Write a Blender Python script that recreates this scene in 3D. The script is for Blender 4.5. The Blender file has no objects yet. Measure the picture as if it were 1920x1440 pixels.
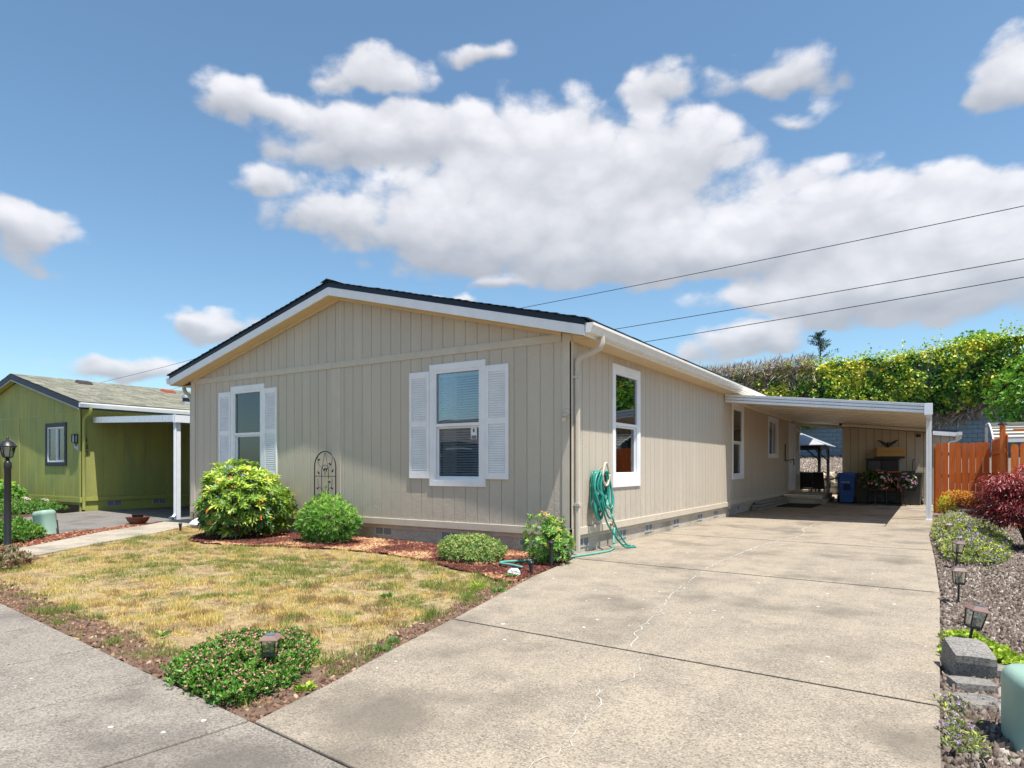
import bpy, math, random
import numpy as np
from mathutils import Vector, Matrix

random.seed(7)
RNG = np.random.default_rng(11)
scene = bpy.context.scene
COL = scene.collection
R = math.radians

# ------------------------------------------------------------------ camera
YAW = 32.811
cam_data = bpy.data.cameras.new('camera')
cam = bpy.data.objects.new('camera', cam_data)
COL.objects.link(cam)
cam.location = (4.28, -8.198, 1.25)
cam.rotation_euler = (R(90), 0, R(YAW))
cam_data.sensor_width = 36.0
cam_data.lens = 36.0 * 1223.6 / 1920.0
cam_data.shift_y = (875.3 - 720.0) / 1920.0
cam_data.clip_start = 0.05
cam_data.clip_end = 3000
scene.camera = cam

# ------------------------------------------------------------------ sun, sky, exposure
SUN = Vector((0.35, -0.1135, 1.0)).normalized()
sun_l = bpy.data.lights.new('sun', 'SUN')
sun_l.energy = 5.0
sun_l.angle = R(0.5)
sun_l.color = (1.0, 0.945, 0.86)
sun_o = bpy.data.objects.new('sun', sun_l)
COL.objects.link(sun_o)
sun_o.rotation_euler = SUN.to_track_quat('Z', 'Y').to_euler()
sun_o.location = SUN * 60

scene.view_settings.view_transform = 'Standard'
scene.view_settings.look = 'None'
scene.view_settings.gamma = 1.0
scene.view_settings.use_curve_mapping = False
scene.view_settings.exposure = 0.58

scene.cycles.max_bounces = 7
scene.cycles.diffuse_bounces = 5
scene.cycles.glossy_bounces = 3
scene.cycles.transmission_bounces = 3
scene.cycles.transparent_max_bounces = 8
scene.cycles.caustics_reflective = False
scene.cycles.caustics_refractive = False

SKY_STRENGTH = 0.118
CLOUD_LIGHT = 0.76
world = bpy.data.worlds.new('World')
scene.world = world
world.use_nodes = True
world.cycles.sampling_method = 'MANUAL'
world.cycles.sample_map_resolution = 256


class NT:
    """small helper to write node graphs as expressions"""
    def __init__(self, tree):
        self.t = tree
    def n(self, kind, **kw):
        nd = self.t.nodes.new(kind)
        for k, v in kw.items():
            setattr(nd, k, v)
        return nd
    def put(self, sock, val):
        if val is None:
            return
        if hasattr(val, 'is_output') or isinstance(val, bpy.types.NodeSocket):
            self.t.links.new(val, sock)
        else:
            sock.default_value = val
    def m(self, op, a, b=None, c=None, clamp=False):
        nd = self.n('ShaderNodeMath', operation=op)
        nd.use_clamp = clamp
        self.put(nd.inputs[0], a); self.put(nd.inputs[1], b)
        if c is not None:
            self.put(nd.inputs[2], c)
        return nd.outputs[0]
    def vm(self, op, a, b=None, scale=None):
        nd = self.n('ShaderNodeVectorMath', operation=op)
        self.put(nd.inputs[0], a)
        if b is not None:
            self.put(nd.inputs[1], b)
        if scale is not None:
            self.put(nd.inputs['Scale'], scale)
        return nd.outputs['Value'] if op in ('DOT_PRODUCT', 'LENGTH') else nd.outputs[0]
    def noise(self, vec, scale, detail=4, rough=0.5, dist=0.0, col=False):
        nd = self.n('ShaderNodeTexNoise')
        self.put(nd.inputs['Vector'], vec)
        nd.inputs['Scale'].default_value = scale
        nd.inputs['Detail'].default_value = detail
        nd.inputs['Roughness'].default_value = rough
        nd.inputs['Distortion'].default_value = dist
        return nd.outputs['Color'] if col else nd.outputs['Fac']
    def voro(self, vec, scale, rand=1.0, out='Distance', feature='F1'):
        nd = self.n('ShaderNodeTexVoronoi', feature=feature)
        self.put(nd.inputs['Vector'], vec)
        nd.inputs['Scale'].default_value = scale
        nd.inputs['Randomness'].default_value = rand
        return nd.outputs[out]
    def ramp(self, fac, stops, interp='LINEAR'):
        nd = self.n('ShaderNodeValToRGB')
        nd.color_ramp.interpolation = interp
        el = nd.color_ramp.elements
        while len(el) < len(stops):
            el.new(0.5)
        for e, (p, c) in zip(el, stops):
            e.position = p
            e.color = (c, c, c, 1) if isinstance(c, (int, float)) else (*c, 1)
        self.put(nd.inputs[0], fac)
        return nd.outputs[0]
    def mix(self, fac, a, b, blend='MIX'):
        nd = self.n('ShaderNodeMix', data_type='RGBA', blend_type=blend)
        nd.clamp_factor = True
        self.put(nd.inputs[0], fac)
        for s, v in ((nd.inputs[6], a), (nd.inputs[7], b)):
            if isinstance(v, tuple):
                v = (*v[:3], 1)
            self.put(s, v)
        return nd.outputs[2]
    def rng(self, v, a, b, c=0.0, d=1.0, smooth=False):
        nd = self.n('ShaderNodeMapRange')
        nd.interpolation_type = 'SMOOTHSTEP' if smooth else 'LINEAR'
        self.put(nd.inputs[0], v)
        for i, x in enumerate((a, b, c, d)):
            self.put(nd.inputs[1 + i], x)
        return nd.outputs[0]
    def sep(self, v):
        nd = self.n('ShaderNodeSeparateXYZ'); self.put(nd.inputs[0], v)
        return nd.outputs
    def comb(self, x, y, z):
        nd = self.n('ShaderNodeCombineXYZ')
        for s, v in zip(nd.inputs, (x, y, z)):
            self.put(s, v)
        return nd.outputs[0]


def sky_dir(u, v):
    """azimuth / elevation of a sky direction, from the calibrated lens"""
    y = R(YAW)
    k = (u - 960) / 1223.6
    dx = -math.sin(y) + k * math.cos(y)
    dy = math.cos(y) + k * math.sin(y)
    dz = (875.3 - v) / 1223.6
    return math.atan2(dx, dy), math.atan2(dz, math.hypot(dx, dy))


# cloud masses of the sky: centre and half size as directions (given through the lens), weight
CLOUDS = [
    (760, 262, 200, 75, 1.15), (1010, 300, 250, 115, 1.3), (1230, 290, 200, 90, 1.25), (1080, 400, 320, 90, 1.3),
    (830, 420, 240, 85, 1.0), (640, 405, 115, 50, .9), (1250, 470, 380, 70, 1.25), (1500, 440, 190, 95, 1.1),
    (1750, 450, 260, 130, 1.25), (1650, 545, 380, 75, 1.15), (1840, 345, 120, 42, 1.0),
    (1400, 645, 112, 38, 1.1), (950, 530, 60, 18, .7),
    (45, 425, 110, 62, 1.15), (700, 140, 110, 50, .85), (470, 165, 80, 48, .8), (600, 200, 90, 36, .75),
    (415, 612, 85, 26, .95), (250, 690, 120, 26, .85), (1900, 135, 90, 55, .9), (1255, 150, 75, 55, .8),
    (1440, 135, 120, 40, .68), (520, 335, 60, 30, .55), (900, 100, 60, 30, .6),
    (840, 565, 55, 18, .9), (1500, 320, 90, 50, .6), (1480, 205, 60, 20, .45),
]


def build_world():
    t = world.node_tree
    t.nodes.clear()
    N = NT(t)
    tc = N.n('ShaderNodeTexCoord')
    D = tc.outputs['Generated']
    s = N.sep(D)
    az = N.m('ARCTAN2', s[0], s[1])
    el = N.m('ARCSINE', s[2])
    p = N.comb(az, N.m('MULTIPLY', el, 1.5), 0.0)
    w = N.noise(p, 4.6, 4, .55, 0, True)
    q = N.vm('ADD', p, N.vm('MULTIPLY', N.vm('SUBTRACT', w, (.5, .5, .5)), (.17, .17, 0)))
    field = None
    num = den = None
    for (u, v, ru, rv, amp) in CLOUDS:
        a0, e0 = sky_dir(u, v)
        a1, _ = sky_dir(u + ru, v); a2, _ = sky_dir(u - ru, v)
        _, e1 = sky_dir(u, v - rv); _, e2 = sky_dir(u, v + rv)
        ra = abs(a1 - a2) / 2; re = abs(e1 - e2) / 2 * 1.5
        x = N.vm('SUBTRACT', q, (a0, e0 * 1.5, 0))
        x = N.vm('MULTIPLY', x, (1 / ra, 1 / re, 0))
        l = N.m('MULTIPLY_ADD', N.vm('LENGTH', x), -amp, amp * 1.12)
        wgt = N.m('MAXIMUM', N.m('ADD', l, .45), .001)
        wgt = N.m('MULTIPLY', wgt, wgt)
        num = N.m('MULTIPLY', wgt, N.sep(x)[1]) if num is None else N.m('MULTIPLY_ADD', wgt, N.sep(x)[1], num)
        den = wgt if den is None else N.m('ADD', den, wgt)
        field = l if field is None else N.m('SMOOTH_MAX', field, l, .22)
    # the rest of the sky carries the same kind of scattered cumulus
    far = N.m('MULTIPLY_ADD', N.noise(p, 1.5, 3, .5), 3.4, -2.05)
    inframe = N.m('MULTIPLY', N.rng(az, R(-84), R(-74), 0, 1, True), N.rng(az, R(8), R(18), 1, 0, True))
    inframe = N.m('MULTIPLY', inframe, N.rng(el, R(36), R(44), 1, 0, True))
    farm = N.m('MULTIPLY_ADD', inframe, -3.0, far)
    field = N.m('MAXIMUM', field, farm)
    f1 = N.noise(p, 7.0, 10, .60, .1)
    pf = N.voro(N.vm('ADD', p, N.vm('MULTIPLY', w, (.05, .05, 0))), 20.0)
    f1 = N.m('MULTIPLY_ADD', pf, -.30, N.m('ADD', f1, .13))
    # the same noise a little higher up: sunlit tops, grey bases
    f2 = N.noise(N.vm('ADD', p, (.004, .030, 0)), 7.0, 4, .55, .1)
    d0 = N.m('ADD', field, N.m('MULTIPLY_ADD', f1, 1.8, -.74))
    sky = N.n('ShaderNodeTexSky', sky_type='NISHITA')
    sky.sun_disc = False
    sky.sun_elevation = math.asin(SUN.z)
    sky.sun_rotation = math.atan2(SUN.x, SUN.y)
    sky.altitude = 500
    sky.air_density = 1.0
    sky.dust_density = 1.2
    sky.ozone_density = 1.5
    cover = N.rng(d0, .02, .52, 0, 1, True)
    lit = N.rng(N.m('SUBTRACT', f1, f2), -.15, .13, 0, 1)
    vpos = N.m('DIVIDE', num, den)
    base_ = N.rng(vpos, -.75, .45, .40, 1.0, True)
    bright = N.m('MULTIPLY', N.rng(lit, 0, 1, .74, 1.0), base_)
    k = CLOUD_LIGHT / SKY_STRENGTH
    cc = N.mix(bright, (.20 * k, .235 * k, .29 * k), (.90 * k, .89 * k, .92 * k))
    up = s[2]
    cover = N.m('MULTIPLY', cover, N.rng(up, .0, .07, 0, .90))
    skyc = N.mix(1.0, sky.outputs[0], (.86, 1.02, 1.02), 'MULTIPLY')
    col = N.mix(cover, skyc, cc)
    bg = N.n('ShaderNodeBackground'); bg.inputs['Strength'].default_value = SKY_STRENGTH
    t.links.new(col, bg.inputs['Color'])
    out = N.n('ShaderNodeOutputWorld')
    t.links.new(bg.outputs[0], out.inputs[0])


build_world()

# ------------------------------------------------------------------ object helpers
ORIGIN = {}


def put_obj(name, me, parent=None):
    o = bpy.data.objects.new(name, me)
    COL.objects.link(o)
    if parent is not None:
        o.parent = parent
        ORIGIN[o] = ORIGIN[parent]
    else:
        ORIGIN[o] = Vector((0, 0, 0))
    return o


def tag(o, label=None, cat=None, group=None, kind=None):
    if label: o['label'] = label
    if cat: o['category'] = cat
    if group: o['group'] = group
    if kind: o['kind'] = kind
    return o


def thing(name, label, cat, loc=(0, 0, 0), group=None, kind=None):
    o = bpy.data.objects.new(name, None)
    o.empty_display_size = 0.1
    COL.objects.link(o)
    o.location = loc
    ORIGIN[o] = Vector(loc)
    return tag(o, label, cat, group, kind)


def copy_tree(o, parent=None):
    c = o.copy(); COL.objects.link(c); c.parent = parent
    for ch in list(o.children):
        copy_tree(ch, c)
    return c


class MB:
    def __init__(self):
        self.v = []; self.f = []
    def add(self, vs, fs):
        b = len(self.v)
        self.v += [tuple(p) for p in vs]
        self.f += [tuple(i + b for i in f) for f in fs]
        return self
    def box(self, x0, x1, y0, y1, z0, z1):
        vs = [(x0, y0, z0), (x1, y0, z0), (x1, y1, z0), (x0, y1, z0), (x0, y0, z1), (x1, y0, z1), (x1, y1, z1), (x0, y1, z1)]
        return self.add(vs, [(0, 3, 2, 1), (4, 5, 6, 7), (0, 1, 5, 4), (1, 2, 6, 5), (2, 3, 7, 6), (3, 0, 4, 7)])
    def obox(self, c, size, rot=None, taper=1.0):
        hx, hy, hz = size[0] / 2, size[1] / 2, size[2] / 2
        vs = []
        for z, s in ((-hz, 1.0), (hz, taper)):
            for x, y in ((-hx, -hy), (hx, -hy), (hx, hy), (-hx, hy)):
                p = Vector((x * s, y * s, z))
                if rot is not None:
                    p = rot @ p
                vs.append(p + Vector(c))
        return self.add(vs, [(0, 3, 2, 1), (4, 5, 6, 7), (0, 1, 5, 4), (1, 2, 6, 5), (2, 3, 7, 6), (3, 0, 4, 7)])
    def prism(self, poly, fn, d0, d1):
        """poly: list of 2d points; fn(a, b, d) -> xyz"""
        n = len(poly)
        vs = [fn(a, b, d0) for a, b in poly] + [fn(a, b, d1) for a, b in poly]
        fs = [tuple(range(n - 1, -1, -1)), tuple(range(n, 2 * n))]
        fs += [(i, (i + 1) % n, (i + 1) % n + n, i + n) for i in range(n)]
        return self.add(vs, fs)
    def beam(self, a, b, w, h, up=(0, 0, 1)):
        a = Vector(a); b = Vector(b); d = (b - a)
        L = d.length; d.normalize()
        s = d.cross(Vector(up))
        if s.length < 1e-4: s = d.cross(Vector((1, 0, 0)))
        s.normalize(); u = s.cross(d)
        rot = Matrix((s, d, u)).transposed()
        return self.obox((a + b) / 2, (w, L, h), rot)
    def tube(self, pts, r, n=8, cap=True):
        pts = [Vector(p) for p in pts]
        rs = r if isinstance(r, (list, tuple)) else [r] * len(pts)
        vs = []; fs = []
        prev = None
        for i, p in enumerate(pts):
            d = (pts[min(i + 1, len(pts) - 1)] - pts[max(i - 1, 0)])
            if d.length < 1e-9: d = Vector((0, 0, 1))
            d.normalize()
            if prev is None:
                s = d.cross(Vector((0, 0, 1)))
                if s.length < 1e-3: s = d.cross(Vector((1, 0, 0)))
            else:
                s = prev - d * prev.dot(d)
                if s.length < 1e-5: s = d.cross(Vector((1, 0, 0)))
            s.normalize(); prev = s
            u = d.cross(s)
            for k in range(n):
                a = 2 * math.pi * k / n
                vs.append(p + (s * math.cos(a) + u * math.sin(a)) * rs[i])
        for i in range(len(pts) - 1):
            for k in range(n):
                k2 = (k + 1) % n
                fs.append((i * n + k, i * n + k2, (i + 1) * n + k2, (i + 1) * n + k))
        if cap:
            fs.append(tuple(range(n - 1, -1, -1)))
            fs.append(tuple(range((len(pts) - 1) * n, len(pts) * n)))
        return self.add(vs, fs)
    def lathe(self, prof, c=(0, 0, 0), n=20, rot=None, sx=1.0, sy=1.0):
        vs = []; fs = []
        for (r, z) in prof:
            for k in range(n):
                a = 2 * math.pi * k / n
                p = Vector((r * math.cos(a) * sx, r * math.sin(a) * sy, z))
                if rot is not None: p = rot @ p
                vs.append(p + Vector(c))
        m = len(prof)
        for i in range(m - 1):
            for k in range(n):
                k2 = (k + 1) % n
                fs.append((i * n + k, i * n + k2, (i + 1) * n + k2, (i + 1) * n + k))
        if prof[0][0] > 1e-6: fs.append(tuple(range(n - 1, -1, -1)))
        if prof[-1][0] > 1e-6: fs.append(tuple(range((m - 1) * n, m * n)))
        return self.add(vs, fs)
    def build(self, name, mat, parent=None, smooth=False, bevel=0.0, kind=None):
        me = bpy.data.meshes.new(name)
        org = ORIGIN[parent] if parent is not None else Vector((0, 0, 0))
        me.from_pydata([(p[0] - org.x, p[1] - org.y, p[2] - org.z) for p in self.v], [], self.f)
        me.materials.append(mat)
        if smooth:
            me.shade_smooth()
            if smooth == 'auto':
                try: me.set_sharp_from_angle(angle=R(40))
                except Exception: pass
        o = put_obj(name, me, parent)
        if bevel:
            b = o.modifiers.new('bevel', 'BEVEL'); b.width = bevel; b.segments = 2; b.limit_method = 'ANGLE'; b.angle_limit = R(35)
        if kind: o['kind'] = kind
        return o


def np_mesh(name, V, F, mat, parent=None, rnd=None, smooth=False, kind=None):
    """V (n,3) float, F (m,3) or (m,4) int, rnd per-vertex value"""
    me = bpy.data.meshes.new(name)
    V = np.asarray(V, dtype=np.float32)
    if parent is not None:
        o = ORIGIN[parent]; V = V - np.array([o.x, o.y, o.z], dtype=np.float32)
    F = np.asarray(F, dtype=np.int32)
    m, k = F.shape
    me.vertices.add(len(V)); me.vertices.foreach_set('co', V.ravel())
    me.loops.add(m * k); me.loops.foreach_set('vertex_index', F.ravel())
    me.polygons.add(m)
    me.polygons.foreach_set('loop_start', np.arange(0, m * k, k, dtype=np.int32))
    me.update(calc_edges=True)
    if smooth: me.shade_smooth()
    if rnd is not None:
        at = me.attributes.new('rnd', 'FLOAT', 'POINT')
        at.data.foreach_set('value', np.asarray(rnd, dtype=np.float32))
    me.materials.append(mat)
    o = put_obj(name, me, parent)
    if kind: o['kind'] = kind
    return o


def norm(a):
    return a / np.maximum(np.linalg.norm(a, axis=-1, keepdims=True), 1e-9)


def leaf_mesh(P, D, L, Wd, fold=0.25, droop=0.0, rng=RNG, up=None):
    """P base points, D directions, L lengths, Wd widths -> V, F, per-vertex leaf index"""
    n = len(P)
    D = norm(D)
    if up is None:
        up = rng.normal(size=(n, 3)) * .5 + np.array([0, 0, 1.0])
    S = norm(np.cross(D, up)); U = np.cross(S, D)
    L = np.broadcast_to(np.asarray(L, float), (n,))[:, None]; Wd = np.broadcast_to(np.asarray(Wd, float), (n,))[:, None]
    tip = P + D * L - np.array([0, 0, 1.0]) * droop * L
    mid = P + D * L * .5
    V = np.stack([P, mid + S * Wd / 2 + U * Wd * fold, mid - np.array([0, 0, 1.0]) * droop * L * .1, mid - S * Wd / 2 + U * Wd * fold, tip], axis=1)
    base = np.arange(n)[:, None, None] * 5
    F = (np.array([[0, 2, 1], [1, 2, 4], [0, 3, 2], [2, 3, 4]])[None] + base).reshape(-1, 3)
    return V.reshape(-1, 3), F, np.repeat(np.arange(n), 5)


# ------------------------------------------------------------------ materials
MATS = {}


def new_mat(name):
    m = bpy.data.materials.new(name); m.use_nodes = True
    t = m.node_tree; t.nodes.clear()
    N = NT(t)
    out = N.n('ShaderNodeOutputMaterial')
    b = N.n('ShaderNodeBsdfPrincipled')
    t.links.new(b.outputs[0], out.inputs[0])
    MATS[name] = m
    return m, N, b, out


def bumpit(N, b, h, strength, dist=0.01):
    bp = N.n('ShaderNodeBump'); bp.inputs['Strength'].default_value = strength; bp.inputs['Distance'].default_value = dist
    N.put(bp.inputs['Height'], h); N.t.links.new(bp.outputs[0], b.inputs['Normal'])


def M(name, col, rough=.6, var=.12, scale=6.0, bump=0.0, bscale=60.0, metal=0.0, grime=0.0, spec=0.35, coat=0.0, emit=None):
    """painted / plain surface with soft colour variation, dirt and fine relief"""
    if name in MATS: return MATS[name]
    m, N, b, out = new_mat(name)
    tc = N.n('ShaderNodeTexCoord').outputs['Object']
    a = N.noise(tc, scale, 5, .6)
    dark = tuple(c * (1 - var) for c in col); light = tuple(min(c * (1 + var), 1) for c in col)
    c = N.mix(N.rng(a, .3, .7), dark, light)
    if grime:
        gnoise = N.noise(N.vm('MULTIPLY', tc, (5, 5, .9)), 1.3, 6, .65)
        c = N.mix(N.m('MULTIPLY', N.rng(gnoise, .48, .72), grime), c, tuple(x * .55 for x in col))
    N.put(b.inputs['Base Color'], c)
    N.put(b.inputs['Roughness'], N.rng(N.noise(tc, scale * 3, 3), .3, .7, max(rough - .08, .02), min(rough + .08, 1)))
    b.inputs['Metallic'].default_value = metal
    b.inputs['Specular IOR Level'].default_value = spec
    if coat: b.inputs['Coat Weight'].default_value = coat
    if bump: bumpit(N, b, N.noise(tc, bscale, 4, .6), bump)
    return m


def leaf_mat(name, stops, rough=.45, trans=.3, spec=.4, gain=None):
    gain = gain if gain is not None else (1.45 if trans >= .1 else 1.0)
    stops = [(p, tuple(min(.8, q * gain) for q in c)) for p, c in stops]
    m, N, b, out = new_mat(name)
    at = N.n('ShaderNodeAttribute'); at.attribute_name = 'rnd'
    c = N.ramp(at.outputs['Fac'], stops)
    N.put(b.inputs['Base Color'], c)
    b.inputs['Roughness'].default_value = rough
    b.inputs['Specular IOR Level'].default_value = spec
    tr = N.n('ShaderNodeBsdfTranslucent')
    N.put(tr.inputs['Color'], N.mix(.5, c, (.5, .6, .08), 'OVERLAY') if trans > .2 else c)
    mx = N.n('ShaderNodeMixShader'); mx.inputs[0].default_value = trans
    N.t.links.new(b.outputs[0], mx.inputs[1]); N.t.links.new(tr.outputs[0], mx.inputs[2])
    N.t.links.new(mx.outputs[0], out.inputs[0])
    return m


def siding_mat(name, col, weather=0.0, wcol=(.2, .3, .2)):
    """embossed hardboard siding: vertical grain plus stipple"""
    m, N, b, out = new_mat(name)
    tc = N.n('ShaderNodeTexCoord').outputs['Object']
    big = N.noise(N.vm('MULTIPLY', tc, (1.5, 1.5, .5)), 1.2, 5, .6)
    c = N.mix(N.rng(big, .3, .7), tuple(x * .94 for x in col), tuple(min(1, x * 1.05) for x in col))
    fine = N.noise(N.vm('MULTIPLY', tc, (1, 1, .35)), 90, 3, .7)
    c = N.mix(N.m('MULTIPLY', N.rng(fine, .55, .8), .16), c, tuple(x * .6 for x in col))
    if weather:
        s = N.noise(N.vm('MULTIPLY', tc, (2.2, 2.2, .55)), 1.0, 6, .65)
        c = N.mix(N.m('MULTIPLY', N.rng(s, .42, .68), weather), c, wcol)
    # dirt splashed low on the wall
    oi = N.n('ShaderNodeObjectInfo').outputs['Random']
    c = N.mix(N.m('MULTIPLY', oi, .5), c, tuple(x * .90 for x in col))
    z = N.sep(tc)[2]
    low = N.m('MULTIPLY', N.rng(z, .25, .95, 1, 0), N.rng(N.noise(tc, 7, 5, .65), .4, .7))
    c = N.mix(N.m('MULTIPLY', low, .5), c, tuple(x * .60 for x in col))
    N.put(b.inputs['Base Color'], c)
    b.inputs['Roughness'].default_value = .62
    b.inputs['Specular IOR Level'].default_value = .3
    st = N.noise(N.vm('MULTIPLY', tc, (1, 1, .6)), 55, 5, .65)
    bumpit(N, b, st, .8, .014)
    return m


def concrete_mat(name, base, tint, dark, spots=1.0, streak=(1, 1, 1)):
    m, N, b, out = new_mat(name)
    tc = N.n('ShaderNodeTexCoord').outputs['Object']
    big = N.noise(N.vm('MULTIPLY', tc, streak), .55, 6, .62, .4)
    c = N.mix(N.rng(big, .35, .68), base, tint)
    mid = N.noise(tc, 2.2, 7, .68)
    c = N.mix(N.m('MULTIPLY', N.rng(mid, .46, .64), .85), c, dark)
    tyre = N.noise(N.vm('MULTIPLY', tc, (2.6, .10, 1)), 1.0, 5, .6)
    c = N.mix(N.m('MULTIPLY', N.rng(tyre, .50, .70), .45), c, dark)
    # exposed sand and aggregate
    fine = N.noise(tc, 95, 3, .75)
    c = N.mix(N.m('MULTIPLY', N.rng(fine, .52, .68), .7), c, tuple(x * .42 for x in base))
    c = N.mix(N.m('MULTIPLY', N.rng(fine, .48, .36), .7), c, tuple(min(1, x * 1.55) for x in base))
    grain = N.sep(N.voro(tc, 105.0, 1.0, 'Color'))[0]
    c = N.mix(N.m('MULTIPLY', N.rng(grain, .34, .0), .68), c, tuple(x * .38 for x in base))
    c = N.mix(N.m('MULTIPLY', N.rng(grain, .74, 1.0), .5), c, tuple(min(1, x * 1.6) for x in base))
    pit = N.m('MULTIPLY', N.rng(N.noise(tc, 26, 2, .6), .60, .70), .45)
    c = N.mix(pit, c, dark)
    oil = N.m('MULTIPLY', N.rng(N.noise(N.vm('ADD', tc, (7.3, 2.1, 0)), .8, 4, .6), .52, .68), .75)
    c = N.mix(oil, c, tuple(x * .62 for x in dark))
    if spots:
        vv = N.n('ShaderNodeTexVoronoi', feature='F1'); N.put(vv.inputs['Vector'], N.vm('ADD', tc, N.vm('SCALE', N.noise(tc, 22, 2, .5, 0, True), None, .03)))
        vv.inputs['Scale'].default_value = 7.0
        pick = N.sep(vv.outputs['Color'])
        clus = N.rng(N.noise(tc, 1.1, 3), .42, .58, .45, 1)
        rad = N.m('MULTIPLY', N.m('MULTIPLY', N.rng(pick[0], .45, 1.0, .04, .13), clus), spots)
        sp = N.rng(N.m('SUBTRACT', vv.outputs['Distance'], rad), -.015, .012, 1, 0)
        sp = N.m('MULTIPLY', sp, N.m('GREATER_THAN', pick[0], .45))
        c = N.mix(N.m('MULTIPLY', sp, .85), c, (.74, .72, .69))
    N.put(b.inputs['Base Color'], c)
    b.inputs['Roughness'].default_value = .88
    b.inputs['Specular IOR Level'].default_value = .25
    bumpit(N, b, N.m('ADD', N.noise(tc, 130, 4, .7), N.m('MULTIPLY', mid, 1.5)), .5, .008)
    return m


def glass_mat(name='window_glass', tint=(.90, .94, .96), refl=.05):
    m, N, b, out = new_mat(name)
    N.t.nodes.remove(b)
    tr = N.n('ShaderNodeBsdfTransparent'); tr.inputs[0].default_value = (*tint, 1)
    gl = N.n('ShaderNodeBsdfGlossy'); gl.inputs['Roughness'].default_value = .015
    gl.inputs['Color'].default_value = (.9, .95, 1, 1)
    tc = N.n('ShaderNodeTexCoord').outputs['Object']
    bp = N.n('ShaderNodeBump'); bp.inputs['Strength'].default_value = .03; bp.inputs['Distance'].default_value = .05
    N.put(bp.inputs['Height'], N.noise(tc, 1.6, 1)); N.t.links.new(bp.outputs[0], gl.inputs['Normal'])
    fr = N.n('ShaderNodeFresnel'); fr.inputs[0].default_value = 1.5
    f = N.m('ADD', N.m('MULTIPLY', fr.outputs[0], 1.3), refl, clamp=True)
    mx = N.n('ShaderNodeMixShader'); N.put(mx.inputs[0], f)
    N.t.links.new(tr.outputs[0], mx.inputs[1]); N.t.links.new(gl.outputs[0], mx.inputs[2])
    N.t.links.new(mx.outputs[0], out.inputs[0])
    return m


def shingle_mat(name, a, bcol, scale=1.0):
    m, N, b, out = new_mat(name)
    tc = N.n('ShaderNodeTexCoord').outputs['Object']
    n1 = N.noise(tc, 2.5, 6, .65); n2 = N.noise(tc, 160, 2, .7); n3 = N.voro(N.vm('MULTIPLY', tc, (3, 3.2, 3)), 1.0, 1, 'Color')
    c = N.mix(N.rng(n1, .35, .65), a, bcol)
    c = N.mix(.25, c, N.mix(N.sep(n3)[0], tuple(x * .6 for x in a), tuple(min(1, x * 1.35) for x in bcol)))
    c = N.mix(N.m('MULTIPLY', N.rng(n2, .5, .75), .5), c, tuple(x * .4 for x in a))
    N.put(b.inputs['Base Color'], c); b.inputs['Roughness'].default_value = .95; b.inputs['Specular IOR Level'].default_value = .2
    bumpit(N, b, n2, .6, .004)
    return m


def wood_mat(name, a, bcol, along=2, rough=.6):
    m, N, b, out = new_mat(name)
    oi = N.n('ShaderNodeObjectInfo').outputs['Random']
    tc = N.n('ShaderNodeTexCoord').outputs['Object']
    tc = N.vm('ADD', tc, N.comb(0, N.m('MULTIPLY', oi, 37.0), N.m('MULTIPLY', oi, 11.0)))
    sc = [14, 14, 14]; sc[along] = 1.1
    g1 = N.noise(N.vm('MULTIPLY', tc, tuple(sc)), 1.5, 7, .65, .8)
    c = N.mix(N.rng(g1, .32, .68), a, bcol)
    c = N.mix(N.m('MULTIPLY', N.rng(oi, 0, 1), .3), c, tuple(x * .62 for x in bcol))
    N.put(b.inputs['Base Color'], c); b.inputs['Roughness'].default_value = rough; b.inputs['Specular IOR Level'].default_value = .3
    bumpit(N, b, g1, .3, .006)
    return m


TAN = (.56, .49, .40)
SID = siding_mat('tan_siding_paint', TAN)
TRIM = M('tan_trim_paint', (.57, .50, .405), .55, .07, 3, .15, 70, grime=.12)
SOFF = M('soffit_bounce_paint', (.64, .50, .31), .6, .05, 2, .1, 60)  # beige paint with the warm bounced glow put into its colour
WHITE = M('white_paint', (.82, .82, .825), .45, .05, 4, .05, 80, grime=.10)
VINYL = M('white_vinyl', (.80, .81, .84), .35, .04, 4, 0)
GUTW = M('white_gutter_metal', (.78, .765, .73), .35, .06, 5, 0, grime=.1)
ALUW = M('white_aluminium', (.74, .78, .84), .3, .05, 4, 0, spec=.5)
DSPT = M('tan_downspout_metal', (.53, .47, .385), .4, .05, 5, 0)
SKIRT = concrete_mat('skirting_concrete', (.46, .415, .345), (.53, .475, .39), (.37, .335, .285), 0)
GLASS = glass_mat()
BLACK = M('black_metal', (.018, .018, .02), .4, .2, 8, .05, 90, spec=.5)
DARK = M('dark_interior', (.05, .055, .06), .8, .2, 3)
ROOM = M('room_wall', (.22, .22, .21), .8, .1, 2)
BLIND = M('blind_white', (.62, .64, .68), .5, .05, 3)
CURT = M('curtain_cloth', (.72, .75, .80), .8, .06, 3)
SHING = shingle_mat('dark_shingles', (.022, .022, .025), (.045, .045, .05))
ROOFEDGE = M('black_drip_edge', (.012, .018, .035), .4, .1, 5)
DRIVE = concrete_mat('driveway_concrete', (.315, .266, .207), (.38, .318, .243), (.215, .186, .151), 1.0, (1, .6, 1))
WALK = concrete_mat('sidewalk_concrete', (.255, .226, .192), (.30, .266, .225), (.17, .152, .131), 1.0)
PATHM = concrete_mat('path_concrete', (.39, .345, .275), (.45, .395, .315), (.29, .255, .21), .5)

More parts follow.
